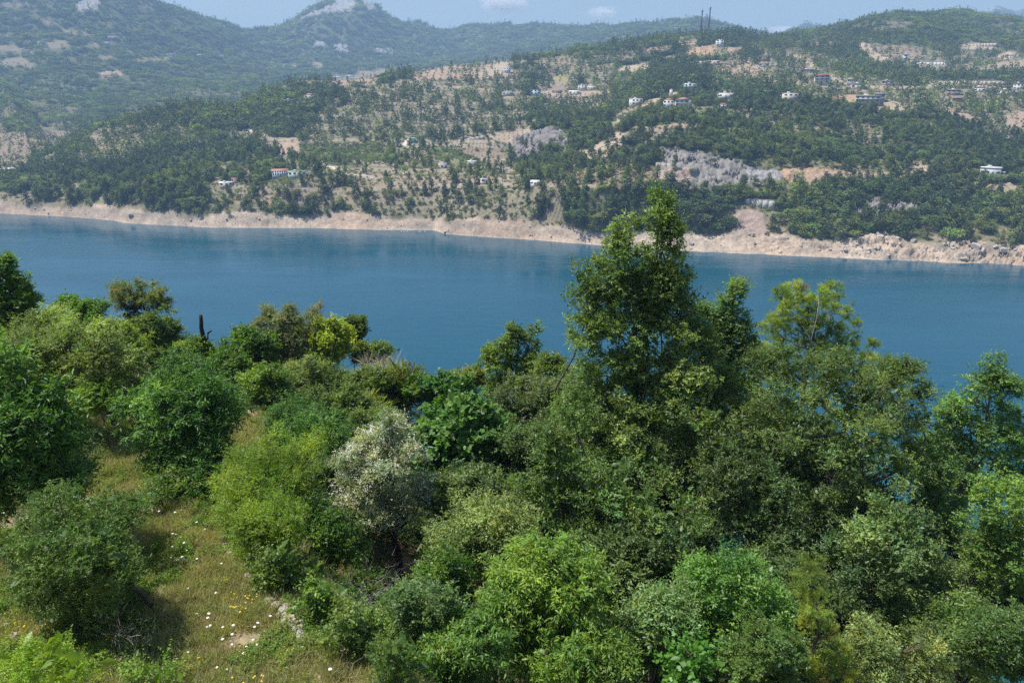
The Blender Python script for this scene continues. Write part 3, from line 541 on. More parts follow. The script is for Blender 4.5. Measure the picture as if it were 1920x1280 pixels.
def clusters(lobes, rng, cl=0.35, keep=0.9, up=0.15, fill=0.45, gapf=1.0):
    """lobes: rows (x,y,z,rx,ry,rz) -> cluster centres and outward directions"""
    Cs = []; Os = []
    lobes = np.asarray(lobes, float)
    for li, l in enumerate(lobes):
        r = l[3:]; area = 4 * pi * (((r[0] * r[1]) ** 1.6 + (r[0] * r[2]) ** 1.6 + (r[1] * r[2]) ** 1.6) / 3) ** (1 / 1.6)
        n = max(3, int(keep * area / (cl * cl * 2.2)))
        d = unit(rng.normal(size=(n, 3)) + np.array((0, 0, up)))
        rad = 1 - fill * rng.random(n) ** 1.7
        p = l[:3] + d * r * rad[:, None]
        Cs.append(p); Os.append(d)
    Cs = np.concatenate(Cs); Os = np.concatenate(Os)
    # drop clusters deep inside other lobes: they are never lit nor seen
    deep = np.zeros(len(Cs), bool)
    for l in lobes: deep |= (((Cs - l[:3]) / l[3:]) ** 2).sum(1) < 0.30
    g = vnoise3(Cs / (cl * 3.2), 5)
    keepm = (~deep | (rng.random(len(Cs)) < .2)) & (g > -0.42 * gapf - (1 - gapf))
    return Cs[keepm], Os[keepm]
def foliage(lobes, rng, cl=0.35, core=0.0, keep=.9, shoots=4, per=9, shoot=0.3, leaf=0.08, asp=0.42, colr=(.06, .10, .03), tip=(.12, .17, .05), tipamt=.35, var=.22, droop=0.0, upn=0.8,
            shape='leaf', fill=.45, flat=.8, spread=.9, gap=1.0, huev=.12, alt=None, altp=0.0):
    Cc, O = clusters(lobes, rng, cl, keep, fill=fill, gapf=gap)
    n = len(Cc)
    cf = 1 + var * rng.normal(size=n) * .8
    tipm = np.clip(tipamt * (0.6 + 1.2 * fbm(Cc[:, 0] / 1.1 + Cc[:, 1], Cc[:, 2] / 1.1, 2, 7)) + .25 * rng.random(n) - .1, 0, 1)
    ccol = (np.array(colr) * (1 - tipm[:, None]) + np.array(tip) * tipm[:, None]) * cf[:, None]
    if alt is not None:
        m = vnoise3(Cc / 1.1, 77) + .3 * rng.normal(size=n) > 1 - 2 * altp; ccol[m] = np.array(alt) * cf[m, None]
    hv = 1 + huev * rng.normal(size=(n, 1)) * np.array((1, .25, -.6)); ccol = ccol * hv
    # shoots
    idx = np.repeat(np.arange(n), shoots); ns = len(idx)
    so = Cc[idx] + rng.normal(size=(ns, 3)) * cl * .33 * np.array((1, 1, flat))
    sd = unit(O[idx] * .8 + rng.normal(size=(ns, 3)) * .75 + np.array((0, 0, .35 - droop)))
    j = np.repeat(np.arange(ns), per); q = np.tile(np.arange(per), ns); nl = len(j)
    t = (q + rng.random(nl) * .7) / per
    sl = shoot * (0.7 + .6 * rng.random(ns))
    P = so[j] + sd[j] * (sl[j] * t)[:, None] - np.array((0, 0, 1)) * (droop * sl[j] * t * t)[:, None]
    side = unit(np.cross(sd[j], unit(rng.normal(size=(nl, 3)) * .5 + np.array((0, 0, 1)))) * np.where(q % 2, 1, -1)[:, None] + .35 * rng.normal(size=(nl, 3)))
    A = unit(sd[j] * (1 - spread * .45) + side * spread + np.array((0, 0, -droop * .6)))
    Nn = unit(rng.normal(size=(nl, 3)) * (1 - upn * .55) + np.array((0, 0, upn)) + O[idx][j] * .35)
    ln = leaf * (0.65 + .6 * rng.random(nl)) * (1 - .25 * t) * (.78 + .5 * rng.random(n))[idx][j]
    cl_ = np.clip(ccol[idx][j] * (1 + .13 * rng.normal(size=(nl, 1))), .004, .9)
    V, Fa, cc = leaf_mesh_data(P, A, Nn, ln, ln * asp, cl_, shape)
    if core:                       # coarser leaves deeper inside the crown
        lb = np.asarray(lobes, float); ps = []
        for l in lb:
            m_ = int(core * 1.5 * 4 * pi * (l[3] * l[4] + l[4] * l[5]) / 2 * .5 / .03); dr = unit(rng.normal(size=(m_, 3))); ps.append(l[:3] + dr * l[3:] * (rng.uniform(.25, .82, m_) ** .8)[:, None])
        ps = np.concatenate(ps); m_ = len(ps); cz = np.array(colr) * (.8 + .25 * rng.random((m_, 1)))
        V2, F2, c2 = leaf_mesh_data(ps, rng.normal(size=(m_, 3)) + .1, rng.normal(size=(m_, 3)), rng.uniform(.16, .30, m_), rng.uniform(.10, .18, m_), cz, 'leaf')
        Fa = np.concatenate([Fa, F2 + len(V)]); V = np.concatenate([V, V2]); cc = np.concatenate([cc, c2])
    return (V, Fa, cc), Cc
def crown_mesh(name, data, mat):
    V, Fa, cc = data
    return mesh_from(name, V, Fa.ravel(), np.full(len(Fa), 3), mat, cols=cc)

# houses: picture position of the foot, width, and looks
HOUSES = [
 dict(px=1293, py=168, wpx=21, storeys=2, wall='blue', balcony=True, label="pale blue two-storey house with balcony below the dark pine clump"),
 dict(px=1192, py=197, wpx=19, storeys=2, wall='white', roof='flat', roofc='white', label="white house standing alone at the top of the orchard slope", yaw=.3),
 dict(px=1253, py=201, wpx=18, storeys=2, wall='white', roof='hip', label="left villa of the white pair with orange hip roofs"),
 dict(px=1280, py=200, wpx=23, storeys=2, wall='white', roof='hip', balcony=True, label="right villa of the white pair with orange hip roofs", yaw=-.2),
 dict(px=1361, py=182, wpx=28, storeys=1, wall='white', hfac=1.2, label="long white flat-roofed house with a glazed upper side"),
 dict(px=1356, py=203, wpx=18, storeys=1, wall='white', roof='hip', roofc='maroon', label="small pavilion with a maroon roof below the long white house"),
 dict(px=1479, py=188, wpx=24, storeys=2, wall='cream', label="beige block of flats with a dark side among green trees", dark_side=1, yaw=.25),
 dict(px=1540, py=156, wpx=24, storeys=3, wall='white', roof='hip', roofc='maroon', balcony=True, hfac=.8, label="three-storey house with red roof and balconies on the hill"),
 dict(px=1626, py=192, wpx=38, storeys=2, wall='concrete', balcony=True, wins=5, label="wide unfinished concrete building beside the orange earth platform"),
 dict(px=1648, py=189, wpx=16, storeys=2, wall='grey', roof='shed', roofc='brown', label="grey annex with brown roof at the concrete building's right end"),
 dict(px=1608, py=165, wpx=22, storeys=1, wall='cream', hfac=1.3, label="cream one-storey shell house above the concrete building"),
 dict(px=1593, py=160, wpx=9, storeys=2, wall='grey', label="small grey house left of the cream shell house"),
 dict(px=1663, py=158, wpx=18, storeys=1, wall='grey', roofc='white', label="low grey house with white roof slab on the bare strip"),
 dict(px=1349, py=87, wpx=13, storeys=3, wall='white', hfac=.85, label="white three-storey cube near the two masts", wins=2),
 dict(px=1433, py=112, wpx=18, storeys=1, wall='brown', roof='shed', roofc='dark', label="dark shed with a flat canopy on the upper orchard"),
 dict(px=1432, py=125, wpx=16, storeys=1, wall='grey', roof='shed', roofc='wood', label="brown-roofed barn just below the dark shed"),
 dict(px=1513, py=136, wpx=20, storeys=1, wall='grey', roofc='grey', label="low grey house at the foot of the pale dirt track"),
 dict(px=1697, py=112, wpx=8, storeys=2, wall='blue', label="tiny pale blue house left of the long greenhouse", wins=1),
 dict(px=1787, py=178, wpx=20, storeys=2, wall='brown', roofc='beige', label="brown two-storey house under the long terrace wall", hfac=.8),
 dict(px=1795, py=191, wpx=16, storeys=1, wall='brown', roof='shed', roofc='wood', label="brown shed just below the brown two-storey house"),
 dict(px=1836, py=171, wpx=17, storeys=1, wall='white', hfac=1.3, label="white cottage under the long terrace wall"),
 dict(px=1885, py=176, wpx=26, storeys=1, wall='cream', hfac=1.2, label="cream low house at the right edge of the hill", wins=4),
 dict(px=1908, py=168, wpx=14, storeys=2, wall='white', roofc='grey', label="white house behind the cream low house at the right edge"),
 dict(px=1895, py=108, wpx=14, storeys=1, wall='cream', roofc='beige', label="beige house beside the high bare bank on the right"),
 dict(px=1339, py=120, wpx=18, storeys=1, wall='beige', roof='shed', roofc='beige', label="beige shed in the trees under the orange rock"),
 dict(px=1317, py=121, wpx=18, storeys=1, wall='grey', roof='shed', roofc='steel', label="grey sheds left of the beige shed under the orange rock"),
 dict(px=634, py=146, wpx=17, storeys=1, wall='white', hfac=1.2, label="left white house on the ridge above the bare bank"),
 dict(px=657, py=144, wpx=15, storeys=1, wall='white', hfac=1.2, label="right white house on the ridge above the bare bank"),
 dict(px=581, py=184, wpx=18, storeys=1, wall='cream', roof='hip', roofc='red', label="cream pavilion with red roof behind the long terrace wall"),
 dict(px=543, py=194, wpx=18, storeys=1, wall='dark', roofc='grey', label="open dark shed at the left end of the long terrace wall", hfac=1.2),
 dict(px=446, py=204, wpx=15, storeys=1, wall='brown', roof='hip', roofc='maroon', label="lone dark cabin with red roof on the wooded spur"),
 dict(px=951, py=136, wpx=11, storeys=2, wall='blue', label="blue-white house beside the steep bare field"),
 dict(px=981, py=119, wpx=8, storeys=1, wall='white', label="tiny white house in the trees right of the steep field", wins=1),
 dict(px=1004, py=177, wpx=18, storeys=2, wall='blue', roof='shed', roofc='dark', label="pale house with dark roof left of the reddish yard", hfac=.8),
 dict(px=952, py=178, wpx=18, storeys=1, wall='grey', roofc='white', label="grey house half hidden in trees on the middle ridge"),
 dict(px=1092, py=168, wpx=15, storeys=2, wall='white', hfac=.85, label="white house with balconies right of the ploughed field"),
 dict(px=1109, py=168, wpx=14, storeys=1, wall='cream', hfac=1.4, label="cream shell house next to the white balcony house"),
 dict(px=1077, py=176, wpx=18, storeys=1, wall='white', roof='shed', roofc='white', hfac=.9, label="white gabled shed below the white balcony house"),
 dict(px=1044, py=174, wpx=16, storeys=1, wall='brown', roof='shed', roofc='brown', hfac=.7, label="brown barn on the reddish yard"),
 dict(px=743, py=131, wpx=5, storeys=1, wall='white', label="tiny white hut on the ridge line", wins=1, name='hut', cat='hut'),
 dict(px=526, py=329, wpx=27, storeys=2, wall='blue', roof='shed', roofc='red', hfac=.62, wins=7, label="long pale blue restaurant with an orange roof by the road", name='restaurant', cat='restaurant'),
 dict(px=557, py=328, wpx=30, storeys=1, wall='white', roofc='green', wins=4, hfac=.85, label="white dining hall with a green roof, joined to the restaurant", name='dining_hall', cat='building'),
 dict(px=424, py=348, wpx=22, storeys=1, wall='cream', roofc='white', hfac=.8, label="low cream building left of the restaurant trees"),
 dict(px=441, py=342, wpx=10, storeys=1, wall='white', roof='shed', roofc='maroon', hfac=.8, label="small hut with crimson roof above the low cream building", name='hut', cat='hut'),
 dict(px=92, py=300, wpx=20, storeys=1, wall='white', label="long white cottage on a cleared bank at the left", roofc='soil', hfac=.8),
 dict(px=14, py=321, wpx=26, storeys=1, wall='white', roofc='white', hfac=.8, label="white roadside building at the left edge", wins=5),
 dict(px=832, py=315, wpx=12, storeys=1, wall='grey', hfac=1.2, label="grey cube house at the end of the pale track", wins=2),
 dict(px=885, py=311, wpx=15, storeys=1, wall='grey', roofc='white', hfac=1.3, label="grey hut with a blue-windowed white top under the vineyard"),
 dict(px=1003, py=346, wpx=15, storeys=1, wall='white', roof='shed', roofc='white', hfac=.6, label="small white shed by the road below the dark cliff", name='shed', cat='shed'),
 dict(px=906, py=343, wpx=10, storeys=1, wall='white', roofc='white', hfac=.8, label="white hut to the right of the twin dark cabins", wins=1, name='hut', cat='hut'),
 dict(px=845, py=277, wpx=8, storeys=1, wall='grey', roofc='grey', hfac=.7, label="small grey hut left of the vineyard", wins=1, name='hut', cat='hut'),
 dict(px=774, py=264, wpx=9, storeys=1, wall='teal', roof='shed', roofc='teal', hfac=.6, label="turquoise awning shed at the top of the white track", wins=1, name='shed', cat='shed'),
 dict(px=1856, py=326, wpx=30, storeys=1, wall='white', roofc='white', hfac=1.5, wins=4, label="white modern flat-roofed villa near the right shore", name='villa', cat='villa'),
 dict(px=1874, py=329, wpx=14, storeys=1, wall='grey', roofc='white', hfac=.8, label="low grey annex right of the modern white villa", wins=2),
 dict(px=75, py=82, wpx=7, storeys=1, wall='white', label="tiny white house on the far left slope, lowest field", wins=1),
 dict(px=202, py=84, wpx=9, storeys=2, wall='white', label="far white two-storey house on the hazy left mountain", wins=2),
 dict(px=212, py=72, wpx=16, storeys=1, wall='cream', label="far cream house above the white one on the left mountain", wins=2),
 dict(px=244, py=100, wpx=10, storeys=1, wall='white', label="far pale house on the left mountain, above the yellow field", wins=2),
 dict(px=322, py=104, wpx=14, storeys=1, wall='grey', label="far grey farmhouse on the left mountain", wins=2),
 dict(px=376, py=105, wpx=11, storeys=1, wall='white', label="far white house left of the minaret", wins=2),
]
# ------------------------------------------------------------------ trees of the far hillside
def far_proto(kind, seed, lod=0):
    rng = np.random.default_rng(seed); hgt = 1.0
    if kind == 'pine':
        lobes = []
        wd = rng.uniform(.20, .28)
        for i in range(9 if not lod else 4):
            f = i / (8 if not lod else 3); z = .22 + .70 * f; r = wd * (1 - f * .82) ** .8 + .02
            for _ in range(3 if not lod else 1):
                a = rng.uniform(0, 2 * pi); o = r * .5 * (1 if not lod else .2)
                lobes.append((cos(a) * o, sin(a) * o, z, r * .62 if not lod else r, r * .62 if not lod else r, .085 if not lod else .16))
        base, tipc = (.075, .110, .045), (.16, .205, .075)
    elif kind == 'cypress':
        lobes = [(rng.uniform(-.01, .01), 0, .1 + .8 * i / 6, .10 * (1 - abs(i / 6 - .4)) + .02, .10 * (1 - abs(i / 6 - .4)) + .02, .13) for i in range(7)]
        base, tipc = (.035, .052, .026), (.065, .085, .035)
    elif kind == 'grove':
        lobes = []
        for i in range(22 if not lod else 8):
            a = rng.uniform(0, 2 * pi); o = .42 * math.sqrt(rng.random()); z = rng.uniform(.38, .80) * (1 - .5 * o); r = rng.uniform(.08, .15) * (1 if not lod else 1.5)
            lobes.append((cos(a) * o, sin(a) * o, z, r, r, r * 1.7))
        base, tipc = (.102, .150, .050), (.23, .30, .095)
    elif kind == 'bush':
        lobes = [(rng.uniform(-.3, .3), rng.uniform(-.3, .3), rng.uniform(.15, .45), .30, .30, .25) for _ in range(5 if not lod else 2)]
        base, tipc = (.125, .16, .055), (.23, .26, .09)
    else:
        lobes = []
        for i in range(9 if not lod else 3):
            a = rng.uniform(0, 2 * pi); o = rng.uniform(.05, .30); z = rng.uniform(.35, .78); r = rng.uniform(.15, .26) * (1 if not lod else 1.5)
            lobes.append((cos(a) * o, sin(a) * o, z, r, r, r * .85))
        base, tipc = (.112, .160, .054), (.26, .33, .105)
    cl = .10 if not lod else .2
    if kind == 'grove': cl = cl * .62
    d, _ = foliage(lobes, rng, cl=cl, keep=.75, shoots=2, per=3, shoot=.09 if not lod else .12, leaf=(.085 if not lod else .17) * (.6 if kind == 'grove' else 1), asp=.75, colr=base, tip=tipc, tipamt=.35, fill=.35, upn=.6, huev=.06)
    V, Fa, cc = d; mi = np.zeros(len(Fa), int); cnt = [3] * len(Fa); ff = list(Fa.ravel())
    if not lod:
        mb = MB().tube([(0, 0, -.12), (0, 0, .5)], [.022, .012], 5, False)
        tv = np.concatenate(mb.V); ff += [i + len(V) for i in mb.f]; cnt += mb.cn; mi = np.concatenate([mi, np.ones(len(mb.cn), int)])
        V = np.concatenate([V, tv]); cc = np.concatenate([cc, np.ones((len(tv), 3)) * .1])
    return mesh_from(kind + "_tree", V, ff, cnt, [M_far, M_bark], cols=cc, matidx=mi)
KINDS = ['pine'] * 3 + ['leafy'] * 4 + ['bush'] * 2 + ['cypress'] + ['grove'] * 2
protos_hi = [far_proto(k, 10 + i) for i, k in enumerate(KINDS)]
protos_lo = [far_proto(k, 40 + i, 1) for i, k in enumerate(KINDS)]
print("proto faces", [len(m.polygons) for m in protos_hi], [len(m.polygons) for m in protos_lo])
pc = bpy.data.collections.new("tree_shapes")
for i, m in enumerate(protos_hi + protos_lo):
    o = bpy.data.objects.new("shape_%02d" % i, m); pc.objects.link(o)
def scatter(name, P, idx, rot, scl, coll, mat=None):
    me = bpy.data.meshes.new(name); me.vertices.add(len(P)); me.vertices.foreach_set("co", np.asarray(P, np.float32).ravel())
    for nm, ty, dat in (("idx", 'INT', idx), ("rot", 'FLOAT_VECTOR', rot), ("scl", 'FLOAT_VECTOR', scl)):
        a = me.attributes.new(nm, ty, 'POINT'); a.data.foreach_set("value" if ty == 'INT' else "vector", np.asarray(dat).ravel())
    if mat: me.materials.append(mat)
    o = link(name, me)
    g = bpy.data.node_groups.new(name + "_nodes", 'GeometryNodeTree')
    g.interface.new_socket("Geometry", in_out='INPUT', socket_type='NodeSocketGeometry'); g.interface.new_socket("Geometry", in_out='OUTPUT', socket_type='NodeSocketGeometry')
    gi = g.nodes.new('NodeGroupInput'); go = g.nodes.new('NodeGroupOutput'); ip = g.nodes.new('GeometryNodeInstanceOnPoints'); ci = g.nodes.new('GeometryNodeCollectionInfo')
    ci.inputs['Collection'].default_value = coll; ci.inputs['Separate Children'].default_value = True; ci.inputs['Reset Children'].default_value = True
    ip.inputs['Pick Instance'].default_value = True
    def na(nm, ty):
        n = g.nodes.new('GeometryNodeInputNamedAttribute'); n.data_type = ty; n.inputs[0].default_value = nm; return n.outputs[0]
    g.links.new(gi.outputs[0], ip.inputs['Points']); g.links.new(ci.outputs[0], ip.inputs['Instance']); g.links.new(na("idx", 'INT'), ip.inputs['Instance Index'])
    g.links.new(na("rot", 'FLOAT_VECTOR'), ip.inputs['Rotation']); g.links.new(na("scl", 'FLOAT_VECTOR'), ip.inputs['Scale']); g.links.new(ip.outputs[0], go.inputs[0])
    md = o.modifiers.new("scatter", 'NODES'); md.node_group = g
    return o
rng = np.random.default_rng(5)
def candidates(r0, r1, spac_fn, s0=radians(-41), s1=radians(41)):
    # uniform on the ground with spacing spac(r)
    out = []
    rr = np.exp(np.linspace(math.log(r0), math.log(r1), 60))
    for a, b in zip(rr[:-1], rr[1:]):
        rm = (a + b) / 2; sp = spac_fn(rm); n = int((b * b - a * a) / 2 * (s1 - s0) / (sp * sp))
        s = rng.uniform(s0, s1, n); r = np.sqrt(rng.uniform(a * a, b * b, n)); out.append(np.stack([r * np.sin(s), r * np.cos(s), np.full(n, sp)], 1))
    return np.concatenate(out)
cand = candidates(400, 4900, lambda r: max(3.3, r * 0.0042))
i, j = gidx(cand[:, 0], cand[:, 1]); ii = np.round(i).astype(int); jj = np.round(j).astype(int)
ok = vis_m[ii, jj] & (rng.random(len(cand)) < dens[ii, jj]) & (hsample(H, cand[:, 0], cand[:, 1]) > 7)
px_, py_ = project(cand[:, 0], cand[:, 1], hsample(H, cand[:, 0], cand[:, 1]))
for h_ in HOUSES:                                    # gardens and yards kept clear of trees
    w_ = h_['wpx']; fr_ = 700.0 / np.hypot(cand[:, 0], cand[:, 1])
    ok &= ~((np.abs(px_ - h_['px']) < w_ * .62 + 1.5) & (py_ > h_['py'] - 5) & (py_ < h_['py'] + 11 * fr_))
for qx_, qy_, w_ in ((538, 290, 18), (887, 346, 26), (583, 331, 10), (1423, 388, 56), (1290, 80, 30), (1747, 121, 48), (1258, 180, 6), (540, 332, 60), (1290, 345, 90), (1423, 396, 50)):
    ok &= ~((np.abs(px_ - qx_) < w_ * .55) & (py_ > qy_ - 5) & (py_ < qy_ + 9))
cand = cand[ok]; ii = ii[ok]; jj = jj[ok]
hz_ = hsample(H, cand[:, 0], cand[:, 1]); rr = np.hypot(cand[:, 0], cand[:, 1]); de = dens[ii, jj]
ppx, ppy = project(cand[:, 0], cand[:, 1], hz_)
FORESTS = [  # outline, share of pines, size factor
 ([(980, 345), (1120, 345), (1290, 360), (1290, 405), (1200, 425), (1000, 415)], .75, 1.15), ([(1440, 440), (1440, 380), (1500, 345), (1700, 340), (1920, 350), (1990, 470), (1700, 450), (1560, 440)], .55, 1.2),
 ([(-60, 300), (60, 290), (200, 225), (320, 200), (460, 190), (500, 230), (500, 300), (400, 330), (380, 390), (100, 385), (-60, 380)], .55, 1.1), ([(1300, 240), (1500, 200), (1920, 240), (1850, 330), (1700, 310), (1420, 310)], .45, .85),
 ([(1400, 100), (1560, 40), (1990, 20), (1990, 100), (1700, 90), (1500, 120)], .75, 1.0), ([(1100, 90), (1440, 60), (1440, 80), (1200, 100)], .8, 1.2), ([(1200, 190), (1220, 120), (1330, 125), (1340, 170), (1240, 185)], .7, 1.2),
 ([(1340, 370), (1370, 420), (1290, 430), (1285, 400)], .1, 1.3), ([(550, 270), (740, 270), (730, 305), (560, 300)], .05, .8), ([(480, 370), (640, 370), (640, 400), (480, 395)], .2, 1.0)]
pf = np.full(len(cand), .38); sf = np.ones(len(cand))
for poly, a, b in FORESTS:
    m = inpoly(ppx, ppy, poly); pf[m] = a; sf[m] = b
pf = np.where(rr > 1350, pf * .35, pf)
u = rng.random(len(cand)); cln = fbm(cand[:, 0] / 45, cand[:, 1] / 45, 3, 301)
ispine = u < np.clip(pf + .5 * cln, 0.02, .97)
isbush = (~ispine) & (rng.random(len(cand)) < np.where(de < .7, .72, .22))
iscyp = (~ispine) & (~isbush) & (rng.random(len(cand)) < .02)
idx = np.where(ispine, rng.integers(0, 3, len(cand)), np.where(isbush, 7 + rng.integers(0, 2, len(cand)), np.where(iscyp, 9, 3 + rng.integers(0, 4, len(cand)))))
grove = (~ispine) & (~isbush) & (~iscyp) & (rng.random(len(cand)) < np.where(rr > 1350, .85, .40)) & ((de > .88) | (rr > 1350)); idx[grove] = 10 + rng.integers(0, 2, grove.sum())
size = np.where(ispine, rng.uniform(5, 11, len(cand)), np.where(isbush, rng.uniform(1.4, 3.6, len(cand)), np.where(iscyp, rng.uniform(7, 11, len(cand)), rng.uniform(3.2, 7.6, len(cand)))))
size = size * sf * (1 + .22 * fbm(cand[:, 0] / 30, cand[:, 1] / 30 + 70, 2, 305)) * np.maximum(1, cand[:, 2] / 7.0)
wid = size * np.where(ispine, rng.uniform(.85, 1.25, len(cand)), np.where(iscyp, .8, rng.uniform(.9, 1.35, len(cand))))
wid = wid * np.where(grove, 2.1, 1.0); rotz = rng.uniform(0, 2 * pi, len(cand)); 
low = rr > 760
P = np.stack([cand[:, 0], cand[:, 1], hz_ - size * .04], 1)
# the largest 300 of each kind in view become objects of their own
inview = (ppx > 5) & (ppx < 1915) & (ppy > 5) & (rr < 800)
px_size = size / rr
single = np.zeros(len(cand), bool)
for sel in (ispine, (~ispine) & (~isbush) & (~iscyp) & (~grove), isbush):
    w = np.nonzero(sel & inview & (ppy - 1.0 * size / rr * F * .3 < 455))[0]; w = w[np.argsort(-px_size[w])][:300]; single[w] = True
print("far trees", len(cand), "single", single.sum(), "low", low.sum())
ST = ~single
o = scatter("hillside_forest", P[ST], (idx + np.where(low, len(KINDS), 0))[ST].astype(np.int32), np.stack([0 * rotz, 0 * rotz, rotz], 1)[ST].astype(np.float32),
        np.stack([wid, wid, size], 1)[ST].astype(np.float32), pc)
tag(o, kind="stuff")
REG = [(-9e9, 400, "at the left end of the far shore"), (400, 700, "below the blue and white restaurant"), (700, 980, "on the terraces around the twin dark cabins"), (980, 1290, "on the slope behind the tall near tree"),
       (1290, 1480, "around the pale scree chute"), (1480, 1700, "on the dark rocks above the right shore"), (1700, 9e9, "at the right end of the far shore")]
for q in np.nonzero(single)[0]:
    kd = KINDS[idx[q]]; nm = {'pine': 'pine_tree', 'leafy': 'broadleaf_tree', 'bush': 'shrub', 'cypress': 'cypress_tree'}[kd]
    o = link(nm, protos_hi[idx[q]]); o.location = P[q]; o.rotation_euler = (0, 0, rotz[q]); o.scale = (wid[q], wid[q], size[q])
    rg = [r for r in REG if r[0] <= ppx[q] < r[1]][0][2]
    ds = {'pine': 'dark green conical pine', 'leafy': 'round crowned green tree', 'bush': 'low olive green shrub', 'cypress': 'slim cypress'}[kd]
    tag(o, ds + " " + rg, {'pine': 'pine tree', 'leafy': 'tree', 'bush': 'shrub', 'cypress': 'tree'}[kd], ds + "s " + rg)
# scrub between the trees, growing in bands along the terrace edges
sc_ = candidates(400, 1250, lambda r: max(2.1, r * .0036)); i_, j_ = gidx(sc_[:, 0], sc_[:, 1]); i_ = np.round(i_).astype(int); j_ = np.round(j_).astype(int)
px_, py_ = project(sc_[:, 0], sc_[:, 1], hsample(H, sc_[:, 0], sc_[:, 1]))
kk = vis_m[i_, j_] & (H0[i_, j_] > 9) & (dens[i_, j_] > .1) & ((terr[i_, j_] < .3) & (rng.random(len(sc_)) < .75) | (terr[i_, j_] >= .3) & ((fr[i_, j_] > .62) | (rng.random(len(sc_)) < .13)) & (rng.random(len(sc_)) < .8)) & (rng.random(len(sc_)) < .35 + dens[i_, j_])
for h_ in HOUSES: kk &= ~((np.abs(px_ - h_['px']) < h_['wpx'] * .55) & (py_ > h_['py'] - 4) & (py_ < h_['py'] + 3))
sc_ = sc_[kk]; n = len(sc_); sz = rng.uniform(.7, 2.2, n)
o = scatter("hillside_scrub", np.stack([sc_[:, 0], sc_[:, 1], hsample(H, sc_[:, 0], sc_[:, 1]) - .1], 1), (7 + rng.integers(0, 2, n) + np.where(np.hypot(sc_[:, 0], sc_[:, 1]) > 620, len(KINDS), 0)).astype(np.int32), np.stack([np.zeros(n), np.zeros(n), rng.uniform(0, 6.28, n)], 1).astype(np.float32), np.stack([sz * 1.5, sz * 1.5, sz], 1).astype(np.float32), pc)
tag(o, kind="stuff")
# orchard rows on the terraces
orch = []
for poly, sp, sz in [([(560, 272), (735, 270), (735, 305), (600, 312), (560, 300)], 5.0, 3.6), ([(812, 282), (862, 278), (885, 300), (805, 303)], 4.6, 3.2), ([(1060, 185), (1150, 182), (1165, 200), (1090, 212), (1040, 205)], 6.5, 3.2),
                     ([(1130, 235), (1195, 194), (1236, 190), (1240, 205), (1190, 220)], 6.0, 2.2), ([(560, 320), (860, 322), (850, 350), (620, 345)], 7, 1.6), ([(420, 370), (900, 372), (960, 398), (480, 390)], 6, 2.6),
                     ([(1245, 214), (1290, 202), (1372, 202), (1375, 212), (1300, 220)], 5.5, 1.8), ([(765, 138), (900, 118), (950, 114), (900, 150), (790, 150)], 12, 3.2), ([(850, 272), (920, 260), (945, 300), (880, 290)], 4.5, 1.0),
                     ([(920, 256), (992, 240), (972, 274), (930, 262)], 6, 1.2)]:
    pa = np.array(poly, float); hs = np.array([hit(*p) for p in poly]); x0, y0 = hs[:, :2].min(0) - 20; x1, y1 = hs[:, :2].max(0) + 20
    if (x1 - x0) * (y1 - y0) > 6e5: y1 = y0 + 400
    xx, yy = np.meshgrid(np.arange(x0, x1, sp * .8), np.arange(y0, y1, sp)); xx = xx.ravel() + rng.normal(size=xx.size) * .4; yy = yy.ravel() + rng.normal(size=yy.size) * .4
    h = hsample(H, xx, yy); a, b = project(xx, yy, h); m = inpoly(a, b, poly) & (rng.random(len(a)) < .85)
    orch.append(np.stack([xx[m], yy[m], h[m], np.full(m.sum(), sz)], 1))
orch = np.concatenate(orch)
orch = orch[rng.permutation(len(orch))[:9000]]
n = len(orch); sz = orch[:, 3] * rng.uniform(.75, 1.25, n)
o = scatter("orchard_rows", orch[:, :3] - np.array((0, 0, .1)), (3 + rng.integers(0, 4, n)).astype(np.int32), np.stack([np.zeros(n), np.zeros(n), rng.uniform(0, 6.28, n)], 1).astype(np.float32), np.stack([sz * 1.2, sz * 1.2, sz], 1).astype(np.float32), pc)
tag(o, kind="stuff")
print("orchard", n)
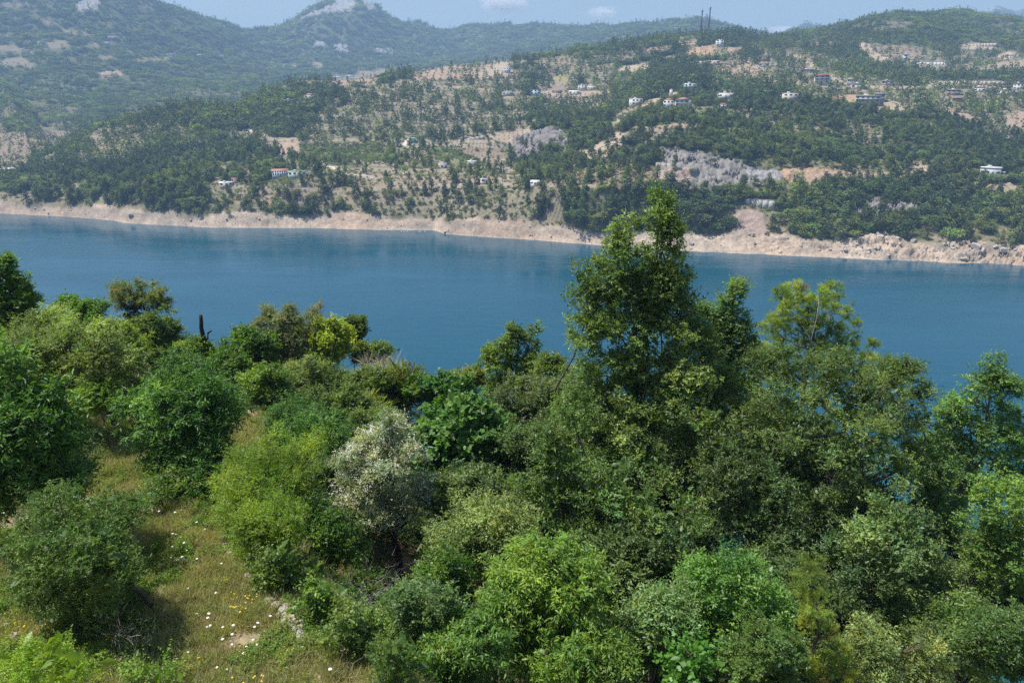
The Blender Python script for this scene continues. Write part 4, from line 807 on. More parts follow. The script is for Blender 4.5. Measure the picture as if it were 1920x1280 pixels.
# ------------------------------------------------------------------ houses and other things of the far hillside
PAL = {'white': (.64, .64, .62), 'cream': (.62, .56, .46), 'grey': (.36, .36, .37), 'beige': (.50, .43, .34), 'blue': (.52, .62, .74), 'brown': (.22, .16, .12), 'red': (.34, .16, .12), 'maroon': (.26, .06, .08),
       'dark': (.035, .038, .045), 'teal': (.10, .40, .36), 'green': (.16, .30, .20), 'concrete': (.42, .40, .37), 'glass': (.03, .04, .05), 'wood': (.24, .15, .09), 'slab': (.48, .46, .43), 'soil': (.42, .30, .21), 'steel': (.38, .39, .40)}
MATS = {}
def pm(c):
    if c not in MATS: MATS[c] = simple_mat(c + "_paint" if c != 'glass' else 'window_glass', PAL[c], 0.15 if c == 'glass' else .8, .14, .9, 0.0)
    return MATS[c]
def face_yaw(x, y): return -math.atan2(x, y)
def house(px, py, wpx, storeys=2, wall='white', roof='flat', roofc='red', depth=.8, yaw=0.0, balcony=False, label='', name='house', cat='house', hfac=1.0, wins=3, dark_side=None, group=None):
    p = hit(px, py); r = p[1]; w = wpx * r / F * 1.05; sh = 3.0 * hfac; h = sh * storeys; dp = w * depth
    dp = min(dp, 14)
    root = empty(name, (p[0], p[1], p[2]), face_yaw(p[0], p[1]) + yaw)
    tag(root, label, cat, group)
    z0 = -3.5
    MB().box(-w / 2, -dp / 2, z0, w / 2, dp / 2, h).build("wall", pm(wall), root)
    e = .45
    if roof == 'flat':
        mb = MB().box(-w / 2 - .25, -dp / 2 - .25, h + .003, w / 2 + .25, dp / 2 + .25, h + .28)
        f = mb.build("roof", pm('slab' if roofc == 'red' else roofc), root)
        MB().box(-w * .18, -.6, h + .284, w * .02, .8, h + 1.5).build("water_tank", pm('white'), f)
    elif roof == 'hip':
        rh = w * .17; x, y = w / 2 + e, dp / 2 + e; q = max(.2, x - y)
        MB().add([(-x, -y, h + .003), (x, -y, h + .003), (x, y, h + .003), (-x, y, h + .003), (-q, 0, h + rh), (q, 0, h + rh)], [(0, 1, 5, 4), (1, 2, 5), (2, 3, 4, 5), (3, 0, 4), (3, 2, 1, 0)]).build("roof", pm(roofc), root)
    elif roof == 'shed':
        MB().add([(-w / 2 - e, -dp / 2 - e, h + .003), (w / 2 + e, -dp / 2 - e, h + .003), (w / 2 + e, dp / 2 + e, h + .003), (-w / 2 - e, dp / 2 + e, h + .003), (-w / 2 - e, -dp / 2 - e, h + .2), (w / 2 + e, -dp / 2 - e, h + .2), (w / 2 + e, dp / 2 + e, h + 1.1), (-w / 2 - e, dp / 2 + e, h + 1.1)],
                 [(3, 2, 1, 0), (4, 5, 6, 7), (0, 1, 5, 4), (1, 2, 6, 5), (2, 3, 7, 6), (3, 0, 4, 7)]).build("roof", pm(roofc), root)
    nw = wins
    for s in range(storeys):
        for k in range(nw):
            if s == 0 and k == nw // 2 and nw > 1:
                d = MB().box(-.5, -dp / 2 - .05, 0.02, .5, -dp / 2 - .003, 2.1).build("door", pm('wood'), root, loc=((k + .5) / nw * w - w / 2, 0, 0)); continue
            ww = w / nw * .5
            f = MB().box(-ww / 2 - .09, -dp / 2 - .06, -.09, ww / 2 + .09, -dp / 2 - .003, 1.44).build("window", pm('white' if wall != 'white' else 'steel'), root, loc=((k + .5) / nw * w - w / 2, 0, s * sh + 1.0))
            MB().box(-ww / 2, -dp / 2 - .09, 0, ww / 2, -dp / 2 - .063, 1.35).build("pane", pm('glass'), f)
    for sgn in (-1, 1):
        for s in range(storeys):
            f = MB().box(sgn * w / 2 - .05, -.55, 0, sgn * w / 2 + .05, .55, 1.3).build("window", pm('glass'), root, loc=(0, 0, s * sh + 1.05))
    if balcony:
        for s in range(1, storeys):
            b = MB().box(-w * .46, -dp / 2 - 1.5, s * sh - .1, w * .46, -dp / 2 - .01, s * sh + .08).build("balcony", pm('slab'), root)
            m = MB()
            for k in range(9): 
                x = -w * .45 + w * .9 * k / 8; m.box(x - .03, -dp / 2 - 1.48, s * sh + .083, x + .03, -dp / 2 - 1.42, s * sh + 1.0)
            m.box(-w * .46, -dp / 2 - 1.49, s * sh + 1.003, w * .46, -dp / 2 - 1.41, s * sh + 1.07); m.build("railing", pm('steel'), b)
    return root
def aframe(px, py, wpx, label, hratio=1.15, roofc='dark', yaw=0.0, name="cabin", group=None):
    p = hit(px, py); w = wpx * p[1] / F; h = w * hratio; d = w * 1.1
    root = empty(name, p, face_yaw(p[0], p[1]) + yaw); tag(root, label, "cabin", group)
    t = .18
    for s in (-1, 1):
        MB().add([(s * w / 2, -d / 2, -1.0), (s * w / 2, d / 2, -1.0), (s * .02, d / 2, h), (s * .02, -d / 2, h), (s * (w / 2 + t), -d / 2, -1.0), (s * (w / 2 + t), d / 2, -1.0), (s * .02, d / 2, h + t * 1.6), (s * .02, -d / 2, h + t * 1.6)],
                 [(0, 1, 2, 3), (7, 6, 5, 4), (0, 4, 5, 1), (3, 2, 6, 7), (0, 3, 7, 4), (1, 5, 6, 2)]).build("roof", pm(roofc), root)
    MB().add([(-w / 2 + .1, -d / 2 + .5, -1.0), (w / 2 - .1, -d / 2 + .5, -1.0), (0, -d / 2 + .5, h - .15), (-w / 2 + .1, d / 2 - .5, -1.0), (w / 2 - .1, d / 2 - .5, -1.0), (0, d / 2 - .5, h - .15)], [(0, 1, 2), (5, 4, 3), (0, 3, 4, 1), (1, 4, 5, 2), (2, 5, 3, 0)]).build("wall", pm('wood'), root)
    MB().box(-w * .18, -d / 2 + .44, .9, w * .18, -d / 2 + .497, h * .42).build("window", pm('glass'), root)
    MB().box(-w * .45, -d / 2 - 1.6, -.25, w * .45, -d / 2 + .43, -.1).build("deck", pm('wood'), root)
    return root
for a in HOUSES: house(**a)
aframe(532, 290, 7.5, "left one of the twin tall black cabins on the bare plot", 1.6)
aframe(544, 290, 7.5, "right one of the twin tall black cabins on the bare plot", 1.6)
aframe(881, 346, 13, "left one of the twin dark-roofed cabins by the road", .85)
aframe(894, 346, 13, "right one of the twin dark-roofed cabins by the road", .85)
aframe(583, 331, 8, "small grey triangular cabin right of the dining hall", 1.1, 'steel')
def block(name, cat, label, px, py, wpx, h, th, matc, slope=0.0, cap=None):
    p = hit(px, py); w = wpx * p[1] / F; root = empty(name, p, face_yaw(p[0], p[1])); tag(root, label, cat)
    m = MB(); n = max(2, int(w / 4))
    for k in range(n):
        x0 = -w / 2 + w * k / n; x1 = x0 + w / n; dz = slope * (k - n / 2) / n
        m.box(x0 + .01, -th / 2, -3 + dz, x1 - .01, th / 2, h + dz + .12 * random.random())
    m.build("wall_face", pm(matc), root)
    MB().box(-w / 2, -th / 2 - .08, h + .16, w / 2, th / 2 + .08, h + .34).build("coping", pm(cap or 'slab'), root) if not slope else None
    return root
random.seed(4)
block("retaining_wall", "wall", "tall beige retaining wall under the road, between two pine clumps", 1423, 388, 54, 4.6, 1.0, 'concrete')
block("retaining_wall", "wall", "grey terrace wall below the red-roofed pavilion", 590, 193, 60, 2.2, .8, 'concrete')
block("retaining_wall", "wall", "long beige terrace wall on the upper right slope", 1800, 156, 130, 2.0, 1.0, 'beige')
block("retaining_wall", "wall", "pinkish wall of the levelled plot near the masts", 1290, 82, 34, 3.0, 1.0, 'soil')
block("retaining_wall", "wall", "beige wall on the far wooded right hill", 1832, 86, 56, 3.0, 1.0, 'beige')
block("retaining_wall", "wall", "low pale wall beside the dirt plot left of the road", 1245, 312, 30, 2.0, .8, 'beige')
block("greenhouse", "greenhouse", "long white greenhouse on the right hillside", 1747, 121, 48, 2.6, 7.0, 'white', cap='white')
block("retaining_wall", "wall", "stone wall along the top of the vineyard", 880, 262, 56, 1.6, .8, 'concrete', slope=6)
def tank(px, py, h, r, label):
    p = hit(px, py); root = empty("water_tower", p); tag(root, label, "water tank")
    MB().tube([(0, 0, -1), (0, 0, h)], [r, r], 14).build("tank", pm('white'), root); MB().tube([(0, 0, h + .003), (0, 0, h + .25), (0, 0, h + .5)], [r * 1.06, r * 1.06, r * .2], 14).build("lid", pm('slab'), root)
tank(1258, 180, 6, 1.6, "white cylindrical water tank above the twin villas")
tank(1271, 84, 6, 2, "white cylindrical tank at the left end of the levelled plot")
# masts on the ridge
M_mast = simple_mat('weathered_steel', (.13, .14, .16), .6)
def mast(px, ptop, pbase, label, d=1190):
    b = at(px, pbase, d); b[2] = hsample(H, np.array([b[0]]), np.array([b[1]]))[0]; top = at(px, ptop, d); h = top[2] - b[2]
    root = empty("lattice_mast", b); tag(root, label, "mast")
    m = MB(); w = 1.1; n = int(h / 3)
    for sx, sy in ((-1, -1), (1, -1), (1, 1), (-1, 1)): m.tube([(sx * w, sy * w, -1), (sx * w * .55, sy * w * .55, h)], [.34, .26], 4)
    for k in range(n):
        z0 = h * k / n; z1 = h * (k + 1) / n; a = w * (1 - .45 * k / n); b2 = w * (1 - .45 * (k + 1) / n)
        for s in ((-1, -1, 1, -1), (1, -1, 1, 1), (1, 1, -1, 1), (-1, 1, -1, -1)):
            m.tube([(s[0] * a, s[1] * a, z0), (s[2] * b2, s[3] * b2, z1)], [.15, .15], 3); m.tube([(s[2] * a, s[3] * a, z0), (s[0] * b2, s[1] * b2, z1)], [.15, .15], 3)
    m.build("tower_frame", M_mast, root)
    for k in range(3):
        a = 2.1 * k; o = MB().box(-.25, -.2, 0, .25, .2, 2.4).build("antenna", pm('white'), root, loc=(cos(a) * 1.5, sin(a) * 1.5, h - 3)); o.rotation_euler = (0, 0, a)
    MB().box(-1.7, -1.7, h - 3.6, 1.7, 1.7, h - 3.4).build("platform", pm('steel'), root); MB().tube([(0, 0, h), (0, 0, h + 3)], [.08, .05], 5).build("aerial", pm('steel'), root)
mast(1312, 17, 76, "left and slightly shorter of the two lattice masts on the ridge")
mast(1326, 12, 80, "right and taller of the two lattice masts on the ridge")
# minaret on the hazy mountain
p = hit(408, 108); root = empty("minaret", p); tag(root, "thin white minaret on the hazy left mountain", "minaret")
MB().tube([(0, 0, -2), (0, 0, 18), (0, 0, 18.3), (0, 0, 19)], [1.5, 1.3, 2.1, 2.1], 10).build("shaft", pm('white'), root); MB().tube([(0, 0, 19.1), (0, 0, 23), (0, 0, 30)], [1.1, 1.1, .05], 10).build("spire", pm('steel'), root)
MB().box(-12, -6, -4, 8, 6, 5).build("hall", pm('white'), root, loc=(5, 6, 0))
# electricity poles by the road
proto_pole = None
for px, pb, hpx, lab in [(1489, 352, 30, "on the orange cutting"), (1609, 336, 22, "above the middle of the dark pines"), (1683, 342, 28, "left of the pale landslip"), (1763, 330, 16, "right of the pale landslip"), (1844, 338, 19, "left of the modern white villa"),
    (1911, 322, 14, "at the right edge beyond the modern villa"), (1406, 345, 17, "at the left end of the pale grey rock"), (942, 342, 28, "right of the twin dark cabins"), (990, 346, 26, "beside the small white shed"), (1247, 350, 16, "below the quarry's left end"), (1049, 350, 16, "left of the roadside pines"),
    (1156, 348, 22, "on the brown slope above the roadside pines"), (895, 336, 18, "rising behind the twin dark cabins"), (824, 340, 20, "below the grey cube house"), (753, 335, 14, "on the brown terraces left of the cube house")]:
    p = hit(px, pb); h = hpx * p[1] / F * 1.05; root = empty("electricity_pole", p, face_yaw(p[0], p[1]) + .5); tag(root, "pale electricity pole " + lab, "pole", "electricity poles along the far road")
    MB().tube([(0, 0, -1), (0, 0, h)], [.28, .17], 7).build("pole", pm('concrete'), root)
    MB().box(-1.1, -.1, h - .8, 1.1, .1, h - .6).build("crossarm", pm('steel'), root)
    for s in (-1, 0, 1): MB().tube([(s * .9, 0, h - .597), (s * .9, 0, h - .3)], [.07, .05], 6).build("insulator", pm('white'), root)
# swimming-line buoys by the inlet
for k, px in enumerate((753, 758, 764, 786, 789, 797)):
    a, b = ray(px, 434.5); d = -HC / b
    root = empty("buoy", (a * d, d, 0)); tag(root, "%s buoy, number %s from the left in the floating line by the shore" % ("blue" if k in (1, 3) else "white", ["one", "two", "three", "four", "five", "six"][k]), "buoy", "buoys floating near the far shore")
    s = .55; MB().tube([(0, 0, -.2), (0, 0, 0), (0, 0, .3), (0, 0, .5)], [s * .5, s, s * .8, s * .15], 10).build("float", pm('blue' if k in (1, 3) else 'white'), root); MB().tube([(0, 0, .5), (0, 0, .8)], [.08, .06], 6).build("ring", pm('steel'), root)
# loose boulders on the bare shore
rngb = np.random.default_rng(12)
BOUL = []
def boulder_mesh(seed):
    import bmesh
    bm = bmesh.new(); bmesh.ops.create_icosphere(bm, subdivisions=3, radius=1.0)
    for v in bm.verts:
        p = np.array(v.co)[None]; n = vnoise3(p * 1.2 + seed * 7, seed)[0] * .35 + vnoise3(p * 3 + seed, seed + 3)[0] * .13
        c = v.co * (1 + n)
        for k in range(3): c[k] = max(-.72, min(.72, c[k]))
        v.co = c
    me = bpy.data.meshes.new("boulder"); bm.to_mesh(me); bm.free(); me.materials.append(M_stone); return me
BM = [boulder_mesh(s) for s in range(4)]
for px, py, s, lab in [(1297, 457, 3.2, "round brown boulder alone on the pale scree beach"), (244, 404, 3.0, "dark boulder at the tip of the left spit"), (752, 423, 1.6, "small boulder by the water below the terraces"), (1680, 448, 5, "biggest dark boulder above the right beach"), (1712, 452, 4, "dark boulder right of the biggest one"),
                       (1650, 445, 3.6, "dark boulder left of the biggest one"), (1830, 462, 4.5, "flat brown boulder on the right beach"), (1880, 470, 4, "flat brown boulder near the right edge"), (1590, 440, 3.0, "tilted grey boulder under the dark cliff wood"), (835, 436, 2.0, "boulder at the point where the inlet opens"), (1500, 462, 2.5, "tan boulder on the beach right of the scree")]:
    p = hit(px, py); o = link("boulder", BM[rngb.integers(0, 4)]); o.location = p; o.scale = (s * .8, s * .6, s * .45); o.rotation_euler = (0, .2 * rngb.normal(), rngb.uniform(0, 6)); tag(o, lab, "boulder", "boulders on the far shore")
# rubble of the bare shore: far too many stones to count
rc_ = bpy.data.collections.new("rubble_shapes")
for k, m_ in enumerate(BM): rc_.objects.link(bpy.data.objects.new("r%02d" % k, m_))
n = 26000; s_ = rngb.uniform(-.85, .9, n); y_ = np.exp(rngb.uniform(math.log(395), math.log(640), n)); x_ = s_ * y_; h_ = hsample(H, x_, y_); k_ = (h_ > .9) & (h_ < 13) & (hsample(ring.astype(float), x_, y_) > .6) & (rngb.random(n) < .35 + .65 * smooth(50, 300, x_)) & (fbm(x_ / 15, y_ / 15, 3, 501) > -.25)
x_, y_, h_ = x_[k_], y_[k_], h_[k_]; n = len(x_); s_ = .22 + .9 * rngb.random(n) ** 4 * (1 + .8 * smooth(100, 300, x_))
o = scatter("shore_rubble", np.stack([x_, y_, h_], 1), rngb.integers(0, 4, n).astype(np.int32), rngb.uniform(0, 6, (n, 3)).astype(np.float32), np.stack([s_ * 1.3, s_, s_ * .8], 1).astype(np.float32), rc_); tag(o, kind="stuff")
# clouds: real vapour, far behind the mountains
def cloud(px, py, wpx, hpx, label, seed, dens_=0.008):
    d = 12000; p = at(px, py, d); w = wpx * d / F; h = hpx * d / F
    m, nt, out = new_mat("cloud_vapour"); L = nt.links
    tc = N(nt, "ShaderNodeTexCoord"); ln = N(nt, "ShaderNodeVectorMath", operation='LENGTH'); 
    n1_ = N(nt, "ShaderNodeTexNoise", i_Scale=1.7, i_Detail=6.0, i_Roughness=.6); mp_ = N(nt, "ShaderNodeMapping"); mp_.inputs['Location'].default_value = (seed, seed * 2, 0); L.new(tc.outputs['Object'], mp_.inputs[0]); L.new(mp_.outputs[0], n1_.inputs['Vector'])
    L.new(tc.outputs['Object'], ln.inputs[0])
    a = N(nt, "ShaderNodeMath", operation='SUBTRACT', i_0=0.98); L.new(ln.outputs['Value'], a.inputs[1])
    b = N(nt, "ShaderNodeMath", operation='MULTIPLY_ADD', i_1=2.2, i_2=-1.15); L.new(n1_.outputs[0], b.inputs[0]); c = N(nt, "ShaderNodeMath", operation='ADD'); L.new(a.outputs[0], c.inputs[0]); L.new(b.outputs[0], c.inputs[1])
    mr = N(nt, "ShaderNodeMapRange"); mr.inputs[1].default_value = .05; mr.inputs[2].default_value = .6; mr.inputs[4].default_value = dens_; L.new(c.outputs[0], mr.inputs[0])
    v = N(nt, "ShaderNodeVolumePrincipled"); v.inputs['Color'].default_value = (1, 1, 1, 1); v.inputs['Anisotropy'].default_value = 0.0; L.new(mr.outputs[0], v.inputs['Density']); L.new(v.outputs[0], out.inputs['Volume'])
    import bmesh
    bm = bmesh.new(); bmesh.ops.create_icosphere(bm, subdivisions=3, radius=1.0); me = bpy.data.meshes.new("cloud"); bm.to_mesh(me); bm.free(); me.materials.append(m)
    o = link("cloud", me); o.location = p; o.scale = (w / 2, w / 3, h / 2); tag(o, label, "cloud")
cloud(943, 6, 96, 40, "larger white cloud at the top above the mountains", 1.3)
cloud(1132, 26, 62, 28, "smaller puff of white cloud to the right of the larger one", 4.1)
cloud(1470, 58, 90, 18, "low cloud peeping behind the saddle on the right", 7.7)
# ------------------------------------------------------------------ trees and shrubs of the near slope
# kinds of foliage
KF = {
 'oak': dict(cl=.42, keep=.95, shoots=5, per=8, shoot=.30, leaf=.095, asp=.40, colr=(0.073, 0.130, 0.028), tip=(0.160, 0.240, 0.051), tipamt=.35, var=.18),
 'oakdark': dict(cl=.42, keep=.9, shoots=5, per=8, shoot=.30, leaf=.095, asp=.40, huev=.08, colr=(0.061, 0.104, 0.028), tip=(0.147, 0.202, 0.051), tipamt=.25, var=.18),
 'olive': dict(cl=.38, keep=.95, shoots=5, per=9, shoot=.30, leaf=.085, asp=.34, colr=(0.104, 0.150, 0.039), tip=(0.269, 0.325, 0.089), tipamt=.5, var=.18),
 'citrus': dict(cl=.34, keep=1.0, shoots=5, per=8, shoot=.25, leaf=.10, asp=.5, colr=(0.061, 0.137, 0.015), tip=(0.179, 0.312, 0.021), tipamt=.45, var=.15),
 'lime': dict(cl=.34, keep=1.0, shoots=5, per=8, shoot=.28, leaf=.09, asp=.5, colr=(0.116, 0.202, 0.018), tip=(0.294, 0.390, 0.030), tipamt=.5, var=.15),
 'long': dict(cl=.50, keep=1.1, shoots=3, per=14, shoot=.55, leaf=.20, asp=.26, colr=(0.055, 0.137, 0.022), tip=(0.134, 0.267, 0.038), tipamt=.45, var=.15, droop=.15, spread=.8, shape='leaf'),
 'fine': dict(cl=.26, keep=1.1, shoots=5, per=11, shoot=.20, leaf=.042, asp=.5, colr=(0.071, 0.137, 0.026), tip=(0.166, 0.247, 0.047), tipamt=.4, var=.16),
 'feather': dict(cl=.32, keep=1.1, shoots=5, per=12, shoot=.35, leaf=.060, asp=.28, colr=(0.128, 0.215, 0.020), tip=(0.307, 0.403, 0.034), tipamt=.5, var=.15),
 'fig': dict(cl=.46, keep=1.1, shoots=3, per=6, shoot=.35, leaf=.21, asp=.85, colr=(.066, .150, .030), tip=(.140, .265, .045), tipamt=.45, var=.14, shape='lobed', upn=.9, droop=.1),
 'ash': dict(cl=.42, keep=1.1, shoots=4, per=13, shoot=.36, leaf=.115, asp=.27, colr=(0.098, 0.189, 0.031), tip=(0.230, 0.351, 0.043), tipamt=.55, var=.14, droop=.5, spread=.75),
 'pineneedle': dict(cl=.20, keep=1.35, shoots=6, per=30, shoot=.20, leaf=.13, asp=.075, colr=(.16, .23, .035), tip=(.38, .45, .060), tipamt=.6, var=.15, shape='needle', spread=.6, fill=.8, alt=(.26, .19, .05), altp=.04),
 'bloom': dict(cl=.28, keep=1.1, shoots=5, per=9, shoot=.22, leaf=.055, asp=.42, colr=(.19, .24, .10), tip=(.38, .43, .24), tipamt=.75, var=.12),
 'grey': dict(cl=.30, keep=.8, shoots=5, per=9, shoot=.32, leaf=.07, asp=.30, colr=(0.140, 0.176, 0.069), tip=(0.307, 0.325, 0.136), tipamt=.5, var=.15, alt=(.28, .18, .12), altp=.03),
 'reed': dict(cl=.40, keep=1.2, shoots=5, per=7, shoot=.5, leaf=.42, asp=.05, colr=(.17, .21, .06), tip=(.36, .36, .15), tipamt=.5, var=.15, spread=.35, fill=.9),
 'bramble': dict(cl=.26, keep=.9, shoots=4, per=8, shoot=.30, leaf=.065, asp=.6, colr=(0.067, 0.143, 0.020), tip=(0.192, 0.299, 0.030), tipamt=.45, var=.18, fill=.7),
 'vine': dict(cl=.30, keep=1.0, shoots=5, per=8, shoot=.26, leaf=.075, asp=.55, colr=(0.079, 0.143, 0.026), tip=(0.218, 0.286, 0.043), tipamt=.5, var=.18),
 'twig': dict(cl=.34, keep=1.1, shoots=6, per=3, shoot=.55, leaf=.42, asp=.03, colr=(.30, .25, .23), tip=(.40, .35, .33), tipamt=.5, var=.15, shape='needle', spread=.45, fill=.9),
}
MATK = {'pineneedle': M_needle, 'citrus': M_leaf_gloss, 'long': M_leaf_gloss, 'fig': M_leaf, 'twig': M_dry}
trngen = random.Random(11)
def limb_path(a, b, rng, n=6, sag=.12):
    a = np.asarray(a, float); b = np.asarray(b, float); d = np.linalg.norm(b - a); pts = []
    off = rng.normal(size=3) * d * .10
    for i in range(n + 1):
        t = i / n; p = a * (1 - t) + b * t + off * sin(pi * t) + np.array((0, 0, -sag * d * sin(pi * t) * .5)) + rng.normal(size=3) * d * .012
        pts.append(p)
    pts[0] = a; return pts
def plant(name, kind, lobes_px, d, label, cat, base=None, trunkr=.16, bark=None, seed=0, group=None, lod=1.0, limbs=10, twigs=60, extra=None, autolobes=True, stem=True, over=None):
    """lobes_px: rows (px, py, rpx[, ddepth[, vertical stretch]]) of the crown in the picture at forward distance d"""
    rng = np.random.default_rng(1000 + seed)
    L_ = []
    for l in lobes_px:
        dd = d + (l[3] if len(l) > 3 else 0); p = at(l[0], l[1], dd); r = l[2] * dd / F * 1.12; vs = l[4] if len(l) > 4 else 1.0
        L_.append((p[0], p[1], p[2], r, r, r * vs))
    L_ = np.array(L_)
    cx, cy = (L_[:, 0].mean(), L_[:, 1].mean()) if base is None else base
    bz = float(near_z(cx, cy)); root = np.array((cx, cy, bz)); loc = L_.copy(); loc[:, :3] -= root
    par = dict(KF[kind])
    if kind not in ('pineneedle', 'twig', 'reed'):
        sub = []
        for l in loc:
            r = l[3]
            if r < .28: sub.append(l); continue
            k = int(np.clip(8 + 6 * (r - .4), 7, 17)); dr = unit(rng.normal(size=(k, 3)) + np.array((0, -.15, .35)))
            for q in range(k):
                rs = r * rng.uniform(.22, .46); c = l[:3] + dr[q] * l[3:] * rng.uniform(.6, .92); sub.append((c[0], c[1], c[2], rs, rs, rs * rng.uniform(.6, .85)))
            if rng.random() < .55:                      # stray shoots that break the outline
                for q in range(rng.integers(1, 4)):
                    dv = unit(rng.normal(size=3) * np.array((1, 1, .5)) + np.array((0, 0, .9))); rs = r * rng.uniform(.10, .18); c = l[:3] + dv * l[3:] * rng.uniform(.98, 1.28); sub.append((c[0], c[1], c[2], rs, rs, rs * 2.0))
        full = np.array(sub)
    else: full = loc
    if over: 
        par.update(over)
        for c_ in ('colr', 'tip'):
            if c_ in over: par[c_] = tuple(np.array(over[c_]) * (1.3, 1.38, .92))
    if kind in ('oak', 'oakdark', 'olive'):
        par['colr'] = tuple(np.array(par['colr']) * 1.15); par['tip'] = tuple(np.array(par['tip']) * 1.42)
    par['leaf'] *= lod; par['tip'] = tuple(np.array(par['tip']) * (1.26, 1.25, 1.5)); par['colr'] = tuple(np.array(par['colr']) * (1.10, 1.10, 1.3))
    if kind not in ('pineneedle', 'twig', 'reed'):
        par['keep'] *= 1.0; par['shoots'] = int(par['shoots'] * 2.2); par['fill'] = .6; par['leaf'] *= 1.12 if kind not in ('fig', 'long') else 1.0; par['asp'] = min(.9, par['asp'] * 1.15); par['core'] = .35 if par['keep'] > .7 else .1
    trunkr *= .5
    data, Cc = foliage(full, rng, **par)
    e = empty(name, root); tag(e, label, cat, group)
    link("crown" if cat in ('tree', 'pine tree') else "foliage", crown_mesh(name + "_crown", data, MATK.get(kind, M_leaf)), e)
    if extra:
        for nm, kd, ov, mat_ in extra:
            p2 = dict(KF[kd]); p2.update(ov); dd, _ = foliage(full, np.random.default_rng(seed + 77), **p2)
            link(nm, crown_mesh(name + "_" + nm, dd, mat_), e)
    if stem:
        mb = MB(); top = loc[np.argmax(loc[:, 2]), :3]; mid = loc[:, :3].mean(0)
        tp = np.array([(0, 0, -.3), (mid[0] * .25, mid[1] * .25, mid[2] * .35), (mid[0] * .75, mid[1] * .75, mid[2] * .75), mid * (1, 1, 1.0), (mid + top) / 2, top])
        tp = np.array([tp[0]] + [p + rng.normal(size=3) * trunkr * .5 for p in tp[1:]])
        rad = [trunkr * 1.25, trunkr, trunkr * .8, trunkr * .6, trunkr * .4, trunkr * .12]
        mb.tube(list(tp), rad, 8)
        order = rng.permutation(len(loc))[:limbs]
        for q in order:
            t = rng.uniform(.35, .95); ii = min(int(t * 4), 3); st_ = tp[ii] * (1 - (t * 4 - ii)) + tp[ii + 1] * (t * 4 - ii); c = loc[q, :3]
            if st_[2] > c[2]: st_ = tp[1] * .5 + tp[2] * .5
            mb.tube(limb_path(st_, c, rng), [trunkr * .45 * (1 - .11 * i) for i in range(7)], 6)
        for q in rng.permutation(len(Cc))[:twigs]:
            c = Cc[q]; k_ = np.argmin(((loc[:, :3] - c) ** 2).sum(1)); mb.tube(limb_path(loc[k_, :3], c, rng, 3), [trunkr * .13, trunkr * .10, trunkr * .07, .008], 4)
        mb.build("trunk" if cat in ('tree', 'pine tree') else "stems", bark or M_bark, e)
    return e, len(data[1])
def auto(cx, cy, w, h, n=11, seed=0, dd=1.2, low=0.0, r0=.30):
    """lobes filling an oval crown of the picture"""
    g = random.Random(seed * 7 + 3); out = [(cx, cy + h * .05, min(w, h) * .36, 0)]
    for k in range(n):
        a = 2 * pi * (k + g.random() * .6) / n; r = g.uniform(r0 * .65, r0 * 1.1) * min(w, h) * .85
        ex = max(2, w / 2 - r); ey = max(2, h / 2 - r); f = g.uniform(.78, 1.0)
        out.append((cx + cos(a) * ex * f, cy + sin(a) * ey * f, r, g.uniform(-dd, dd * .6)))
    for k in range(n // 2):
        r = g.uniform(r0 * .8, r0 * 1.1) * min(w, h) * .85
        out.append((cx + g.uniform(-.28, .28) * w, cy + g.uniform(-.25, .25) * h, r, -dd * g.uniform(.5, 1.2)))
    return out
tot = 0
def P_(*a, **k):
    global tot
    e, n = plant(*a, **k); tot += n; return e
# --- the tall oak in the middle
P_("oak_tree", 'oak', [(1240, 392, 20, .2, 1.3), (1236, 432, 36), (1262, 445, 24), (1240, 490, 40), (1268, 515, 30), (1225, 545, 44), (1250, 585, 42), (1160, 452, 22, -.3, 1.4), (1165, 492, 34, -.3), (1128, 525, 42, -.5), (1175, 545, 32, -.2), (1105, 590, 34, -.4), (1150, 600, 38, -.6), (1115, 648, 40, -.5),
   (1190, 625, 42, -.8), (1230, 750, 50, -.6), (1170, 765, 46, -.5), (1290, 750, 50), (1195, 695, 40, .6), (1240, 600, 38, .6), (1150, 700, 40), (1310, 700, 44), (1150, 545, 30), (1203, 570, 30), (1208, 605, 34, -.4), (1222, 650, 44, -.5), (1178, 672, 42, -.6), (1255, 700, 46, -.6), (1205, 738, 46, -.8), (1292, 610, 30), (1150, 640, 40), (1222, 520, 26), (1195, 535, 22), (1100, 560, 26), (1265, 565, 34), (1255, 640, 48, -.6), (1300, 655, 46), (1215, 690, 44, -1), (1140, 705, 50, -.8), (1280, 715, 56, -.9), (1335, 700, 44, .3), (1085, 720, 44, -.4), (1130, 770, 60, -1.2), (1215, 790, 60, -1.6), (1300, 790, 62, -1.4), (1360, 770, 50), (1090, 820, 52, -1.2), (1165, 850, 66, -1.9), (1255, 870, 70, -2), (1330, 860, 60, -1.4)],
   22.5, "very tall oak with a narrow leaning top, highest tree of the whole wood", 'tree', base=(5.0, 22.5), trunkr=.30, seed=1, limbs=26, twigs=220, lod=1.1, bark=M_bark, over=dict(colr=(.066, .100, .034), tip=(.150, .195, .070), tipamt=.45))
P_("oak_tree", 'oak', [(1378, 548, 15, 0, 1.5), (1372, 578, 22), (1380, 610, 24), (1366, 640, 30), (1400, 655, 18), (1352, 665, 28), (1378, 690, 40), (1340, 610, 14), (1318, 590, 15), (1325, 630, 24), (1400, 720, 46), (1380, 770, 50), (1350, 730, 40)], 24, "slim spire of an oak just right of the tallest oak", 'tree', base=(7.5, 24), trunkr=.16, seed=2, limbs=10, twigs=90, lod=1.1)
